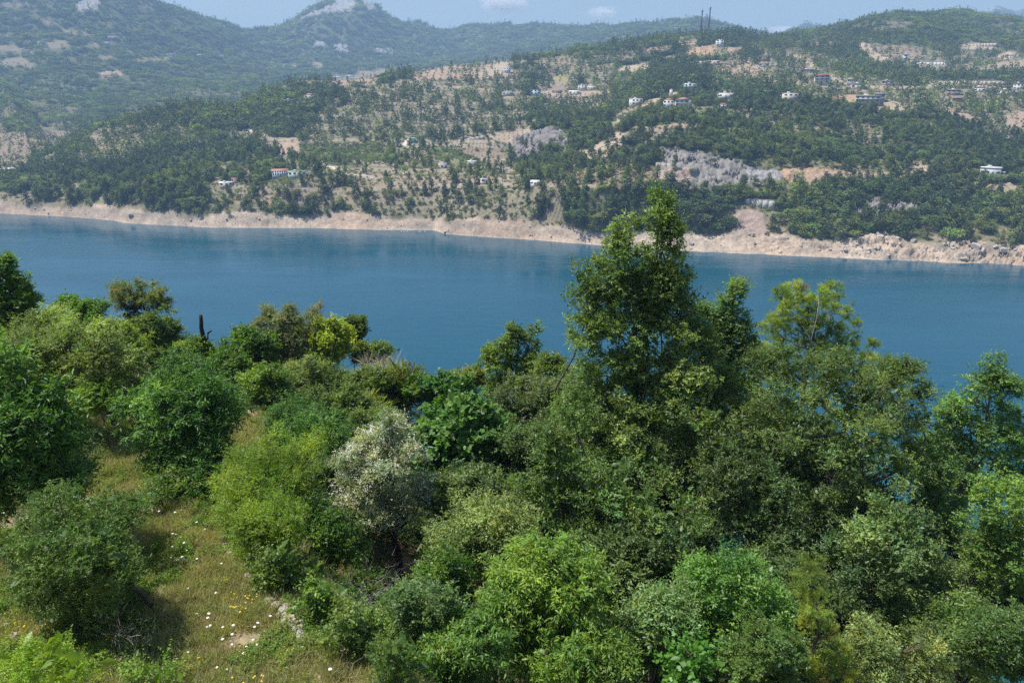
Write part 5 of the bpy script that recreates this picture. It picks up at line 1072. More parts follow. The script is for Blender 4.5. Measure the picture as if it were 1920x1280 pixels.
P_("oak_tree", 'oak', [(1060, 880, 60), (1040, 950, 62, -.4), (1120, 920, 70, -.6), (1090, 1010, 66, -.8), (1190, 960, 76, -1.0), (1170, 1050, 60, -1.2), (1030, 830, 44), (1275, 960, 60, -.6), (1070, 770, 44, 1.2), (1230, 1040, 55, -1), (1250, 1110, 50, -1), (1130, 1110, 50, -1.2)], 18.5, "grey-green oak filling the middle below the tallest oak", 'tree', base=(2.6, 18.6), trunkr=.2, seed=3, limbs=14, twigs=110)
# --- the broad oaks to the right
P_("oak_tree", 'olive', [(1430, 700, 40, 1), (1475, 690, 44, .6), (1445, 760, 60), (1530, 725, 58), (1590, 740, 56), (1560, 690, 34, .8), (1650, 745, 50, .5), (1668, 700, 18, 1), (1690, 790, 46, .4), (1712, 735, 30, .6), (1700, 690, 16, .8), (1730, 800, 40, .5), (1740, 860, 44, .4), (1520, 800, 66, -.8), (1610, 820, 66, -.8), (1450, 850, 62, -.8), (1550, 890, 66, -1.4), (1660, 880, 58, -.7), (1400, 800, 50), (1480, 920, 56, -1.5), (1620, 950, 56, -1.4), (1700, 860, 40)],
   21, "broad light-topped oak under the yellowish pine", 'tree', base=(10, 21), trunkr=.26, seed=4, limbs=18, twigs=170, over=dict(colr=(.050, .080, .028), tip=(.125, .165, .062)))
P_("oak_tree", 'oakdark', [(1400, 880, 56), (1390, 960, 60), (1450, 990, 60, -.5), (1350, 930, 50), (1510, 970, 52), (1420, 1060, 52, -.6), (1330, 1000, 50), (1350, 860, 46, .5), (1500, 1050, 50)], 19, "dark shaded oak between the tallest oak and the broad one", 'tree', base=(7.2, 19.3), trunkr=.2, seed=5, limbs=12, twigs=110)
P_("oak_tree", 'oak', [(1600, 1010, 62), (1680, 960, 56, .4), (1560, 1070, 60), (1650, 1080, 70, -.6), (1730, 1030, 56, .2), (1620, 1150, 60, -.6), (1700, 1150, 54, -.5), (1570, 1150, 50), (1760, 1090, 42), (1660, 1010, 50)], 17, "grey-green oak low on the right, in front of the broad oak", 'tree', base=(8.6, 17.2), trunkr=.2, seed=6, limbs=14, twigs=120, over=dict(colr=(.062, .095, .038), tip=(.14, .185, .08)))
P_("slender_tree", 'oak', [(1860, 700, 20, 0, 1.4), (1845, 735, 34), (1885, 740, 34), (1860, 790, 46), (1910, 800, 36), (1820, 810, 36), (1780, 770, 22), (1765, 815, 34), (1800, 860, 44), (1870, 860, 50), (1750, 860, 34), (1900, 900, 42), (1840, 925, 40), (1930, 850, 40)], 24, "bright tree at the right with a pointed top against the water", 'tree', base=(16.5, 24), trunkr=.17, seed=7, limbs=14, twigs=150, over=dict(keep=1.0, colr=(.065, .115, .036), tip=(.14, .22, .065)), lod=1.08)
P_("slender_tree", 'oak', [(1900, 990, 50), (1870, 940, 36), (1930, 930, 44), (1840, 1010, 36, .5), (1900, 1070, 54, -.4), (1840, 1080, 44), (1960, 1030, 60), (1930, 1120, 50), (1860, 1000, 40)], 18, "yellow-green tree at the right edge below the pointed one", 'tree', base=(14, 18), trunkr=.18, seed=8, limbs=12, twigs=110, over=dict(colr=(.075, .125, .034), tip=(.17, .24, .06)))
P_("slender_tree", 'oak', [(1745, 930, 26), (1730, 880, 30), (1770, 990, 24), (1790, 950, 18), (1720, 980, 34), (1790, 1030, 30), (1760, 900, 20)], 21, "thin branches between the two right-hand trees with water showing through", 'tree', base=(12.8, 21), trunkr=.13, seed=9, limbs=8, twigs=70, over=dict(keep=.55))
# --- trees standing behind and below the front row
for k, (nm, kd, cx_, cy_, w_, h_, dd_, lab) in enumerate([
  ("oak_tree", 'oakdark', 1480, 900, 300, 300, 26, "dark oak rising behind the broad light-topped oak"), ("oak_tree", 'oakdark', 1290, 900, 260, 330, 27, "dark oak behind the foot of the tallest oak"), ("oak_tree", 'oakdark', 1120, 860, 220, 300, 25, "shaded oak behind the tallest oak's left side"),
  ("oak_tree", 'oakdark', 1620, 1040, 300, 300, 21, "shaded oak behind the grey-green oak low on the right"), ("oak_tree", 'oakdark', 1430, 1130, 220, 240, 17, "dark oak crown behind the young yellow-green pine"), ("oak_tree", 'oakdark', 1190, 1090, 230, 260, 17, "dark oak crown above the drooping tree"),
  ("oak_tree", 'oakdark', 1840, 1120, 240, 260, 20, "dark oak behind the yellow-green tree at the right edge"), ("broadleaf_tree", 'oakdark', 1010, 900, 160, 260, 22, "dark tree squeezed between the fig and the middle oak"), ("broadleaf_tree", 'oakdark', 870, 960, 160, 160, 20, "shaded tree at the fig's lower edge"),
  ("broadleaf_tree", 'oakdark', 620, 930, 140, 180, 21, "shaded tree between the feathery shrub and the blossoming tree"), ("broadleaf_tree", 'oakdark', 1060, 800, 120, 200, 29, "dark crown left of the tallest oak's trunk")]):
    P_(nm, kd, auto(cx_, cy_, w_, h_, 12, 90 + k, 1.0), dd_, lab, 'tree', trunkr=.2, seed=90 + k, limbs=8, twigs=40, lod=1.25)
# --- the pine
tips = [(1465, 557), (1490, 550), (1478, 585), (1512, 562), (1518, 600), (1536, 560), (1560, 553), (1562, 590), (1545, 610), (1596, 588), (1592, 618), (1500, 620), (1470, 620), (1448, 612), (1442, 645), (1528, 640), (1565, 635), (1500, 655), (1545, 665), (1590, 650), (1420, 655), (1470, 660), (1520, 690), (1575, 680), (1635, 658), (1625, 682), (1608, 695), (1560, 712), (1490, 700)]
P_("pine_tree", 'pineneedle', [(x, y, 15, .8 * sin(i * 2.3), 1.35) for i, (x, y) in enumerate(tips)], 30, "airy yellow-green pine with upright shoots and grey branches above the broad oak", 'pine tree', base=(13.2, 30), trunkr=.20, bark=M_bark_grey, seed=10, limbs=29, twigs=120, lod=1.25)
P_("pine_tree", 'pineneedle', [(x, y, 15, .5 * sin(i * 2.3), 1.3) for i, (x, y) in enumerate([(1668, 692), (1660, 715), (1640, 728), (1682, 708), (1650, 745), (1615, 740), (1672, 735), (1630, 752)])], 28, "small pine top poking out right of the broad oak", 'pine tree', base=(15.4, 28), trunkr=.13, bark=M_bark_grey, seed=11, limbs=8, twigs=50, lod=1.2)
P_("pine_tree", 'pineneedle', [(x, y, 21, .4 * sin(i * 2.3), 1.5) for i, (x, y) in enumerate([(1518, 1075), (1508, 1110), (1530, 1135), (1515, 1165), (1545, 1190), (1520, 1215), (1570, 1225), (1545, 1250), (1585, 1262), (1530, 1272)])], 13, "young yellow-green pine standing among the dark oaks at the bottom", 'pine tree', base=(6.0, 13.3), trunkr=.10, bark=M_bark, seed=12, limbs=10, twigs=60, lod=1.05)
P_("pine_tree", 'pineneedle', [(x, y, 13, 0, 2.6) for x, y in [(940, 935), (955, 925), (972, 960), (925, 960), (948, 975)]], 19, "pine sapling with upright yellow-green shoots beside the fig", 'pine tree', base=(-.2, 19), trunkr=.07, seed=13, limbs=5, twigs=20, over=dict(alt=None))
# --- lower right and centre, closest to the camera
P_("ash_tree", 'ash', auto(1010, 1130, 270, 230, 12, 21, .8) + [(1060, 1060, 44), (1100, 1120, 50)], 12.5, "bright tree with drooping feathery leaves at the bottom centre", 'tree', base=(.6, 12.6), trunkr=.13, seed=14, limbs=14, twigs=110)
P_("ash_tree", 'ash', auto(1080, 1240, 230, 120, 9, 22, .6), 11, "low yellow-tipped tree at the bottom edge, in front of the drooping one", 'tree', base=(1.4, 11), trunkr=.10, seed=15, limbs=10, twigs=60, over=dict(tip=(.24, .31, .045)))
P_("broadleaf_tree", 'fine', auto(800, 1190, 190, 220, 11, 23, .7), 12, "soft blue-green shrub-like tree left of the drooping tree", 'tree', base=(-1.6, 12.1), trunkr=.08, seed=16, limbs=9, twigs=60, over=dict(leaf=.055, colr=(.075, .125, .055), tip=(.16, .22, .10)))
P_("broadleaf_tree", 'olive', auto(915, 1010, 200, 170, 10, 24, .8), 16.5, "pale olive-green bush tree under the fig", 'tree', base=(-.6, 16.6), trunkr=.11, seed=17, limbs=10, twigs=80)
P_("broadleaf_tree", 'oak', auto(1370, 1130, 230, 190, 12, 25, .9), 14, "leafy green tree with sunlit top at the bottom right of centre", 'tree', base=(4.6, 14.1), trunkr=.15, seed=18, limbs=12, twigs=90, over=dict(colr=(.065, .125, .032), tip=(.14, .23, .055)))
P_("broadleaf_tree", 'oak', auto(1255, 1180, 170, 200, 10, 26, .8), 13.5, "greyish oak sapling between the drooping tree and the sunlit one", 'tree', base=(3.2, 13.6), trunkr=.11, seed=19, limbs=10, twigs=80, over=dict(colr=(.065, .11, .045), tip=(.15, .20, .09)))
P_("fig_tree", 'fig', auto(1290, 1235, 120, 90, 7, 27, .4), 11.5, "small fig with big lobed leaves at the bottom, right of centre", 'tree', base=(3.0, 11.6), trunkr=.06, seed=20, limbs=6, twigs=20, over=dict(leaf=.15, colr=(.06, .14, .03), tip=(.12, .24, .04)))
P_("broadleaf_tree", 'fine', auto(1430, 1235, 170, 120, 9, 28, .6), 12, "fine-leaved green bush tree on the bottom edge left of the young pine", 'tree', base=(4.4, 12.1), trunkr=.09, seed=21, limbs=8, twigs=50, over=dict(leaf=.06))
P_("broadleaf_tree", 'olive', auto(1690, 1230, 230, 130, 10, 29, .8), 14, "greyish thicket tree over the pale ground at the bottom right", 'tree', base=(8.0, 14.1), trunkr=.1, seed=22, limbs=8, twigs=60, over=dict(keep=.6))
P_("broadleaf_tree", 'oak', auto(1870, 1210, 180, 150, 10, 30, .8), 14.5, "bright leafy tree in the bottom right corner", 'tree', base=(10.4, 14.5), trunkr=.13, seed=23, limbs=10, twigs=70)
# --- middle
P_("fig_tree", 'fig', auto(870, 850, 190, 230, 13, 31, 1.0) + [(850, 740, 40, .6), (905, 900, 50, -.6)], 23, "large lush fig with big lobed leaves behind the white-flowering tree", 'tree', base=(-1.8, 23), trunkr=.16, seed=24, limbs=12, twigs=60, lod=1.05)
P_("broadleaf_tree", 'oakdark', auto(985, 790, 150, 200, 11, 32, 1.0), 27, "dull olive tree between the fig and the tallest oak", 'tree', base=(.5, 27), trunkr=.17, seed=25, limbs=10, twigs=80, over=dict(colr=(.06, .08, .036), tip=(.13, .15, .07)))
P_("vine_covered_tree", 'vine', [(975, 628, 22, 0), (955, 650, 32), (990, 655, 28), (940, 690, 38), (975, 700, 42), (1000, 700, 26), (1005, 615, 8), (925, 665, 16), (950, 735, 44)], 34, "vine-covered tree with wispy top left of the tallest oak", 'tree', base=(.2, 34), trunkr=.16, seed=26, limbs=8, twigs=60, lod=1.2, over=dict(tip=(.20, .27, .05)))
P_("shrub", 'vine', auto(1030, 700, 70, 80, 6, 33, .6), 31, "small grey-leaved shrub against the water left of the tallest oak", 'shrub', seed=27, trunkr=.06, limbs=4, twigs=20, lod=1.1)
P_("shrub", 'citrus', auto(820, 735, 150, 60, 8, 34, .8), 33, "low dark green hedge-like shrub at the edge of the water view", 'shrub', seed=28, trunkr=.07, limbs=5, twigs=20, lod=1.15)
P_("shrub", 'olive', auto(880, 712, 70, 40, 6, 35, .6), 36, "dry-tipped little shrub left of the vine-covered tree", 'shrub', seed=29, trunkr=.05, limbs=4, twigs=15, lod=1.2, over=dict(colr=(.12, .13, .03), tip=(.24, .22, .05)))
P_("blossoming_tree", 'bloom', [(735, 805, 22), (715, 832, 38), (765, 840, 32), (680, 850, 38), (650, 880, 28), (725, 885, 52, -.5), (775, 890, 38), (670, 915, 40), (705, 945, 46, -.4), (760, 945, 40), (650, 945, 26), (725, 965, 34), (700, 978, 24), (748, 980, 22), (665, 968, 20), (790, 925, 20)], 19, "rounded tree covered in whitish blossom on a dark trunk", 'tree', base=(-3.75, 19), trunkr=.22, bark=M_bark_dark, seed=30, limbs=14, twigs=110,
   extra=[("blossom", 'bloom', dict(leaf=.042, asp=.8, per=6, shoots=6, colr=(.62, .62, .52), tip=(.78, .77, .70), tipamt=.6, upn=.9, fill=.3), M_dry)])
P_("feathery_shrub", 'feather', auto(490, 930, 170, 190, 12, 36, .8) + [(530, 850, 40, .4), (570, 900, 34, .2), (440, 900, 34), (590, 830, 20)], 17, "bright yellow-green feathery shrub at the edge of the clearing", 'shrub', base=(-6.0, 17.2), trunkr=.09, seed=31, limbs=10, twigs=60)
P_("shrub", 'long', auto(590, 850, 150, 170, 9, 37, .8), 22, "dark long-leaved shrub left of the blossoming tree", 'shrub', trunkr=.09, seed=32, limbs=8, twigs=40, over=dict(leaf=.13))
P_("bramble_thicket", 'bramble', auto(590, 1020, 210, 130, 12, 38, .8) + [(560, 960, 40), (620, 960, 40)], 16.5, "tangled bramble bank between the clearing and the blossoming tree", 'shrub', trunkr=.05, seed=33, limbs=10, twigs=60)
P_("bramble_thicket", 'bramble', auto(560, 1085, 180, 80, 8, 39, .6), 14, "low bramble spilling over the stone wall", 'shrub', trunkr=.04, seed=34, limbs=6, twigs=30)
P_("dry_bush", 'twig', auto(690, 1120, 130, 110, 8, 40, .5), 14, "tangle of dry grey bramble stems below the blossoming tree", 'shrub', trunkr=.03, bark=M_bark_grey, seed=35, limbs=6, twigs=20, over=dict(leaf=.30, asp=.02, shoots=5),
   extra=[("leaves", 'bramble', dict(keep=.35), M_leaf)])
P_("bramble_thicket", 'bramble', auto(690, 1240, 90, 60, 6, 42, .4), 11, "small bramble at the bottom edge beside the broken wall", 'shrub', trunkr=.03, seed=37, limbs=4, twigs=16)
P_("bramble_thicket", 'bramble', auto(760, 1190, 130, 130, 8, 72, .5), 12.5, "green bramble mound between the broken wall and the blue-green tree", 'shrub', trunkr=.04, seed=71, limbs=5, twigs=20)
P_("bramble_thicket", 'bramble', auto(640, 1130, 110, 60, 7, 73, .4), 13.2, "bramble arching over the broken wall", 'shrub', trunkr=.03, seed=72, limbs=5, twigs=20, over=dict(keep=.6))
P_("bramble_thicket", 'feather', auto(460, 1010, 80, 90, 7, 74, .5), 15.5, "narrow yellow-green bush hanging over the clearing's right side", 'shrub', trunkr=.03, seed=73, limbs=5, twigs=20)
P_("shrub", 'bramble', auto(300, 930, 120, 50, 7, 75, .5), 17.5, "low weeds and bramble across the path in front of the lush glossy tree", 'shrub', trunkr=.03, seed=74, limbs=4, twigs=10, over=dict(keep=.7))
P_("bramble_thicket", 'bramble', auto(765, 1262, 140, 80, 8, 76, .5), 10.6, "bramble filling the bottom edge left of the low yellow-tipped tree", 'shrub', trunkr=.03, seed=75, limbs=5, twigs=20)
P_("bramble_thicket", 'fine', auto(735, 1140, 110, 70, 8, 77, .5), 13.4, "fine-leaved bush beside the dry bramble stems", 'shrub', trunkr=.03, seed=76, limbs=5, twigs=20, over=dict(leaf=.05))
for k, (kd, cx_, cy_, w_, h_, dd_, lab) in enumerate([('fine', 700, 1195, 120, 90, 12.2, "soft green bush just right of the wall's broken end"),
   ('bramble', 840, 1085, 120, 110, 14.5, "bramble mound below the pale olive-green bush tree"), ('ash', 860, 1220, 150, 130, 11.3, "drooping-leaved bush at the bottom between bramble and bright tree"), ('olive', 1700, 1170, 190, 130, 17.5, "dull green bush behind the pale ground at the bottom right"), ('oakdark', 1580, 1180, 160, 150, 16, "dark bush right of the young yellow-green pine"),
   ('oak', 1780, 1180, 170, 170, 16, "green bush left of the bottom right corner tree"), ('fine', 510, 1040, 110, 70, 15, "bush leaning over the upper end of the stone wall"), ('vine', 700, 720, 90, 60, 33, "pale vine bush in front of the leafless grey one")]):
    P_("shrub", kd, auto(cx_, cy_, w_, h_, 9, 120 + k, .6), dd_, lab, 'shrub', trunkr=.05, seed=120 + k, limbs=5, twigs=20)
for k, (kd, cx_, cy_, w_, h_, dd_, lab) in enumerate([('bramble', 600, 1130, 100, 70, 13.0, "leafy bramble mound right against the middle of the stone wall"), ('bramble', 650, 1185, 110, 70, 11.8, "leafy bramble mound at the lower end of the stone wall"), ('fine', 720, 1240, 110, 80, 10.8, "bush at the bottom edge where the clearing ends"),
   ('twig', 640, 1150, 120, 50, 12.4, "dry grey brush tangled beside the stone wall"), ('oak', 1765, 920, 150, 220, 27, "green tree filling the gap left of the pointed right-hand tree"), ('vine', 330, 905, 130, 60, 18.5, "green weeds at the foot of the lush glossy tree")]):
    P_("shrub" if k != 4 else "slender_tree", kd, auto(cx_, cy_, w_, h_, 9, 140 + k, .5), dd_, lab, 'shrub' if k != 4 else 'tree', trunkr=.05 if k != 4 else .15, seed=140 + k, limbs=5, twigs=20, over=dict(leaf=.25, asp=.02) if kd == 'twig' else None)
for k, (kd, cx_, cy_, w_, h_, lab) in enumerate([('feather', 505, 1000, 150, 130, "golden-green feathery bush leaning into the clearing"), ('feather', 452, 955, 90, 110, "small golden-green bush where the path narrows"), ('vine', 540, 1065, 130, 90, "green tangle just above the stone wall"), ('bramble', 610, 1125, 110, 80, "bramble spilling behind the stone wall's middle"),
   ('vine', 668, 1180, 120, 90, "green tangle behind the stone wall's lower end"), ('fine', 745, 1240, 130, 110, "round leafy bush closing off the clearing at the bottom edge")]):
    P_("shrub", kd, auto(cx_, cy_, w_, h_, 9, 160 + k, .4), float(on_near(cx_, cy_ + h_ * .42)[1]), lab, 'shrub', trunkr=.04, seed=160 + k, limbs=5, twigs=20)
# --- left
P_("broadleaf_tree", 'citrus', [(20, 512, 24), (10, 555, 44), (45, 560, 20), (30, 600, 50), (70, 575, 10), (-20, 520, 40), (0, 640, 60), (75, 620, 30), (-30, 600, 50)], 28, "dark green tree standing highest at the left edge", 'tree', base=(-22, 28), trunkr=.2, seed=38, limbs=8, twigs=60, lod=1.15)
P_("broadleaf_tree", 'olive', auto(130, 690, 320, 190, 18, 43, 1.4) + [(60, 640, 46), (110, 615, 34), (190, 660, 40)], 25, "broad pale olive-green tree over the far end of the clearing", 'tree', base=(-16.4, 25.5), trunkr=.24, seed=39, limbs=16, twigs=140, over=dict(tip=(.19, .235, .09)))
P_("citrus_tree", 'citrus', auto(150, 600, 130, 80, 9, 44, 1.0), 34, "round dark citrus tree behind the broad pale tree", 'tree', trunkr=.13, seed=40, limbs=8, twigs=40, lod=1.2)
P_("citrus_tree", 'lime', auto(215, 655, 130, 110, 10, 45, 1.0), 32, "yellow-green lemon tree right of the broad pale tree", 'tree', trunkr=.12, seed=41, limbs=8, twigs=40, lod=1.15)
P_("ivy_clad_tree", 'grey', [(222, 548, 17), (245, 545, 22), (272, 548, 24), (300, 560, 20), (262, 565, 26), (225, 565, 14), (312, 575, 11), (285, 575, 20), (245, 570, 16)], 43, "thin-crowned tree with two ivy-clad trunks against the water", 'tree', base=(-23.4, 43), trunkr=.17, seed=42, limbs=9, twigs=90, lod=1.5, bark=M_bark_dark,
   over=dict(keep=.42, colr=(.10, .125, .045), tip=(.19, .21, .08)), extra=None)
P_("ivy_growth", 'vine', [(262, 590, 14, 0, 1.6), (258, 612, 14), (236, 590, 9, 0, 1.8), (243, 612, 11), (262, 635, 16)], 42.6, "dark ivy bushing up the pair of trunks above the willow", 'shrub', stem=False, seed=43, lod=1.3, over=dict(colr=(.035, .05, .025), tip=(.06, .08, .03)))
P_("willow_tree", 'vine', auto(292, 628, 100, 90, 9, 46, 1.0), 40, "rounded mid-green tree right of the ivy-clad trunks", 'tree', trunkr=.14, seed=44, limbs=8, twigs=40, lod=1.3)
P_("shrub", 'lime', auto(360, 660, 80, 45, 6, 47, .6), 38, "little bright shrub left of the dead trunk", 'shrub', trunkr=.05, seed=45, limbs=4, twigs=16, lod=1.25)
P_("shrub", 'vine', auto(330, 690, 120, 70, 8, 48, .8), 33, "mixed green shrub in front of the rounded mid-green tree", 'shrub', trunkr=.06, seed=46, limbs=5, twigs=20, lod=1.15)
P_("long_leaved_tree", 'long', [(20, 720, 50, .5), (60, 770, 44), (30, 800, 66), (90, 790, 30), (110, 830, 30), (60, 860, 60), (10, 880, 60), (90, 900, 40), (-30, 800, 60), (-40, 900, 60), (40, 920, 50), (15, 745, 40)], 15, "tree with long glossy leaves at the left edge, close to the camera", 'tree', base=(-10.8, 15.2), trunkr=.13, seed=47, limbs=10, twigs=60)
P_("long_leaved_tree", 'long', auto(350, 800, 200, 210, 14, 49, 1.0) + [(360, 715, 42), (420, 760, 36), (270, 760, 36)], 21, "lush glossy long-leaved tree in the middle of the clearing's far side", 'tree', base=(-9.9, 21.2), trunkr=.15, seed=48, limbs=12, twigs=70, over=dict(leaf=.17))
P_("long_leaved_tree", 'long', auto(410, 870, 110, 120, 7, 50, .6), 19, "small long-leaved sapling in front of the lush glossy tree", 'tree', trunkr=.06, seed=49, limbs=6, twigs=20, over=dict(leaf=.14, tip=(.10, .21, .09)))
P_("fine_leaved_shrub", 'fine', auto(140, 1060, 260, 250, 18, 51, 1.0) + [(220, 990, 50), (60, 1010, 50), (110, 930, 40)], 12, "large dense fine-leaved shrub left of the flowering clearing", 'shrub', base=(-7.9, 12.2), trunkr=.1, seed=50, limbs=14, twigs=90)
P_("fine_leaved_shrub", 'fine', auto(225, 960, 130, 80, 8, 52, .6), 14.5, "small shrub behind the large fine-leaved one", 'shrub', trunkr=.05, seed=51, limbs=5, twigs=30)
P_("fine_leaved_shrub", 'feather', auto(75, 1245, 240, 110, 12, 53, .5), 8.6, "bright yellow-green broom-like shrub in the bottom left corner", 'shrub', trunkr=.04, seed=52, limbs=8, twigs=40, over=dict(leaf=.045, cl=.2, shoot=.2, colr=(.12, .19, .022), tip=(.25, .34, .035)))
P_("fine_leaved_shrub", 'bramble', auto(290, 1262, 140, 60, 8, 54, .4), 9.4, "low bright bramble-like shrub at the bottom, left of the flowers", 'shrub', trunkr=.03, seed=53, limbs=5, twigs=20, over=dict(leaf=.045, colr=(.10, .17, .03), tip=(.22, .30, .05)))
P_("dry_bush", 'twig', auto(245, 1195, 90, 45, 5, 55, .3), 10, "small tangle of dead grey twigs under the large fine-leaved shrub", 'shrub', trunkr=.02, bark=M_bark_grey, seed=54, limbs=5, twigs=16, over=dict(leaf=.2, asp=.015, keep=.6))
P_("shrub", 'lime', auto(180, 740, 70, 60, 6, 56, .6), 23, "leafy green undershrub at the shady start of the clearing", 'shrub', trunkr=.05, seed=55, limbs=4, twigs=16)
P_("shrub", 'oakdark', auto(130, 880, 110, 130, 8, 57, .8), 17, "dark undershrub between the edge tree and the path", 'shrub', trunkr=.06, seed=56, limbs=5, twigs=20, over=dict(leaf=.07))
# --- centre left bank towards the water
P_("shrub", 'citrus', auto(470, 660, 110, 90, 9, 58, .8), 38, "dark glossy shrub right of the dead trunk", 'shrub', trunkr=.09, seed=57, limbs=6, twigs=30, lod=1.2)
P_("shrub", 'grey', auto(540, 625, 150, 90, 12, 59, .9) + [(590, 590, 14), (500, 590, 14), (545, 585, 12)], 40, "airy grey-green shrub with reddish tips against the water", 'shrub', trunkr=.09, seed=58, limbs=9, twigs=70, lod=1.45)
P_("shrub", 'lime', auto(622, 645, 90, 90, 8, 60, .8), 40, "golden-green shrub beside the airy grey-green one", 'shrub', trunkr=.07, seed=59, limbs=5, twigs=20, lod=1.25, over=dict(colr=(.14, .19, .02), tip=(.34, .37, .035)))
P_("shrub", 'citrus', auto(658, 622, 68, 56, 7, 61, .6), 42, "dark rounded shrub at the crest, right of the golden one", 'shrub', trunkr=.07, seed=60, limbs=5, twigs=20, lod=1.25, over=dict(colr=(.05, .075, .02), tip=(.12, .16, .03)))
P_("shrub", 'vine', auto(705, 665, 100, 50, 8, 62, .6), 41, "light green shrub sloping down to the water", 'shrub', trunkr=.06, seed=61, limbs=4, twigs=20, lod=1.25)
P_("dry_bush", 'twig', auto(712, 695, 90, 56, 7, 63, .6), 38, "leafless grey bush above the reeds", 'shrub', trunkr=.04, bark=M_bark_grey, seed=62, limbs=8, twigs=60, over=dict(leaf=.7, asp=.028, colr=(.26, .22, .21), tip=(.40, .35, .34)))
P_("reed_clump", 'reed', auto(758, 735, 70, 90, 8, 64, .6), 34, "clump of tall pale green reeds beside the leafless grey bush", 'reeds', stem=False, seed=63, over=dict(leaf=.7, asp=.045))
P_("reed_clump", 'reed', auto(700, 765, 70, 50, 6, 65, .6), 31, "lower clump of reeds left of the tall one", 'reeds', stem=False, seed=64, over=dict(leaf=.5, asp=.05, colr=(.13, .18, .05)))
P_("shrub", 'olive', auto(590, 705, 150, 80, 10, 66, .9), 36, "grey-olive shrub below the golden-green one", 'shrub', trunkr=.08, seed=65, limbs=6, twigs=30, lod=1.2)
P_("shrub", 'vine', auto(620, 765, 190, 90, 12, 67, .9), 30, "sprawling yellow-green vine thicket in the middle of the bank", 'shrub', trunkr=.07, seed=66, limbs=6, twigs=30, lod=1.1, over=dict(tip=(.22, .26, .07)))
P_("shrub", 'lime', auto(500, 740, 130, 110, 10, 68, .9), 30, "mid-green shrub right of the lush glossy tree", 'shrub', trunkr=.08, seed=67, limbs=6, twigs=30, lod=1.1, over=dict(colr=(.075, .125, .025), tip=(.17, .24, .04)))
P_("shrub", 'long', auto(560, 800, 120, 90, 8, 69, .8), 26, "dark leafy shrub under the vine thicket", 'shrub', trunkr=.08, seed=68, limbs=6, twigs=24, over=dict(leaf=.13, colr=(.04, .085, .03)))
P_("shrub", 'vine', auto(700, 800, 120, 70, 8, 70, .8), 27, "loose green shrub just above the blossoming tree", 'shrub', trunkr=.06, seed=69, limbs=5, twigs=20, over=dict(tip=(.19, .24, .08)))
P_("shrub", 'citrus', auto(430, 690, 90, 70, 7, 71, .7), 34, "low dark shrub at the foot of the dead trunk", 'shrub', trunkr=.06, seed=70, limbs=5, twigs=20, lod=1.15)
print("near foliage tris", tot)
# --- dead trunk
b = at(388, 668, 38); bz = float(near_z(b[0], b[1])); t_ = at(388, 590, 38)[2] - bz; e = empty("dead_trunk", (b[0], b[1], bz)); tag(e, "bare dead trunk with two stubby branches against the water", "dead tree")
rg = np.random.default_rng(3); pts = [np.array((0.04 * rg.normal(), .04 * rg.normal(), t_ * i / 9 - (.3 if i == 0 else 0))) for i in range(10)]
MB().tube(pts, [.17, .16, .15, .15, .14, .13, .13, .12, .11, .10], 9).build("trunk", M_bark_dark, e)
zb = t_ - (at(388, 590, 38)[2] - at(388, 645, 38)[2])
MB().tube([(0, 0, zb), (.22, 0, zb + .35), (.30, 0, zb + .7), (.55, 0, zb + .85)], [.08, .07, .06, .035], 6).build("branch", M_bark_dark, e); MB().tube([(0, 0, zb - .2), (-.2, 0, zb + .1), (-.35, 0, zb + .3)], [.08, .06, .04], 6).build("branch", M_bark_dark, e)
# ------------------------------------------------------------------ stones, flowers, grass
SR = np.random.default_rng(8)
SM = [boulder_mesh(s + 20) for s in range(4)]
wall_px = [(425 + 148 * t + SR.normal() * 4, 1020 + 185 * t ** .9 + SR.normal() * 4) for t in [0, .04, .1, .3, .4, .5, .55, .58, .62, .66, .7, .72, .75, .78, .8, .82, .84, .86, .88, .9, .92, .94, .96, .98, 1.0, .57, .64, .69, .74, .79, .85, .91, .97, 1.03]] + [(630, 1225), (645, 1232), (662, 1228), (680, 1222)]
e0 = on_near(545, 1150); sw = empty("dry_stone_wall", e0); tag(sw, "crumbling dry stone wall of pale stones along the clearing's edge", "stone wall")
for k, (px, py) in enumerate(wall_px):
    if 1:
        p = on_near(px, py); o = link("stone", SM[k % 4], sw); s = SR.uniform(.10, .20); o.location = p - e0 + np.array((0, 0, s * .4)); o.scale = (s, s * .8, s * .6); o.rotation_euler = tuple(SR.uniform(0, 3, 3))
for k, (px, py, s, lab) in enumerate([(598, 1226, .12, "flat pale stone below the end of the wall"), (545, 1234, .13, "round whitish stone lying among the yellow flowers"), (612, 1210, .14, "pinkish slab of rock below the wall's end"), (656, 1254, .13, "white stone near the bottom bramble"), (690, 1226, .10, "dark grey stone right of the broken wall"),
    (312, 1083, .05, "small white stone alone in the clearing's middle"), (20, 1205, .22, "grey slab at the left edge of the picture's foot"), (12, 1180, .15, "smaller stone above the grey slab at the left edge"), (232, 905, .09, "reddish stone on the bare part of the path"), (640, 1200, .15, "tan rock half buried right of the pinkish slab")]):
    p = on_near(px, py); o = link("stone", SM[k % 4]); o.location = p + np.array((0, 0, s * .15)); o.scale = (s, s * .8, s * .55); o.rotation_euler = tuple(SR.uniform(0, 3, 3)); tag(o, lab, "stone")
M_petal = simple_mat("white_petals", (.80, .80, .76), .8, .06, 9); M_stem = simple_mat("green_stem", (.12, .17, .05), .8, .2, 9); M_yel = leaf_mat("yellow_petals", trans=.2, usecol=False, base=(.65, .48, .03))
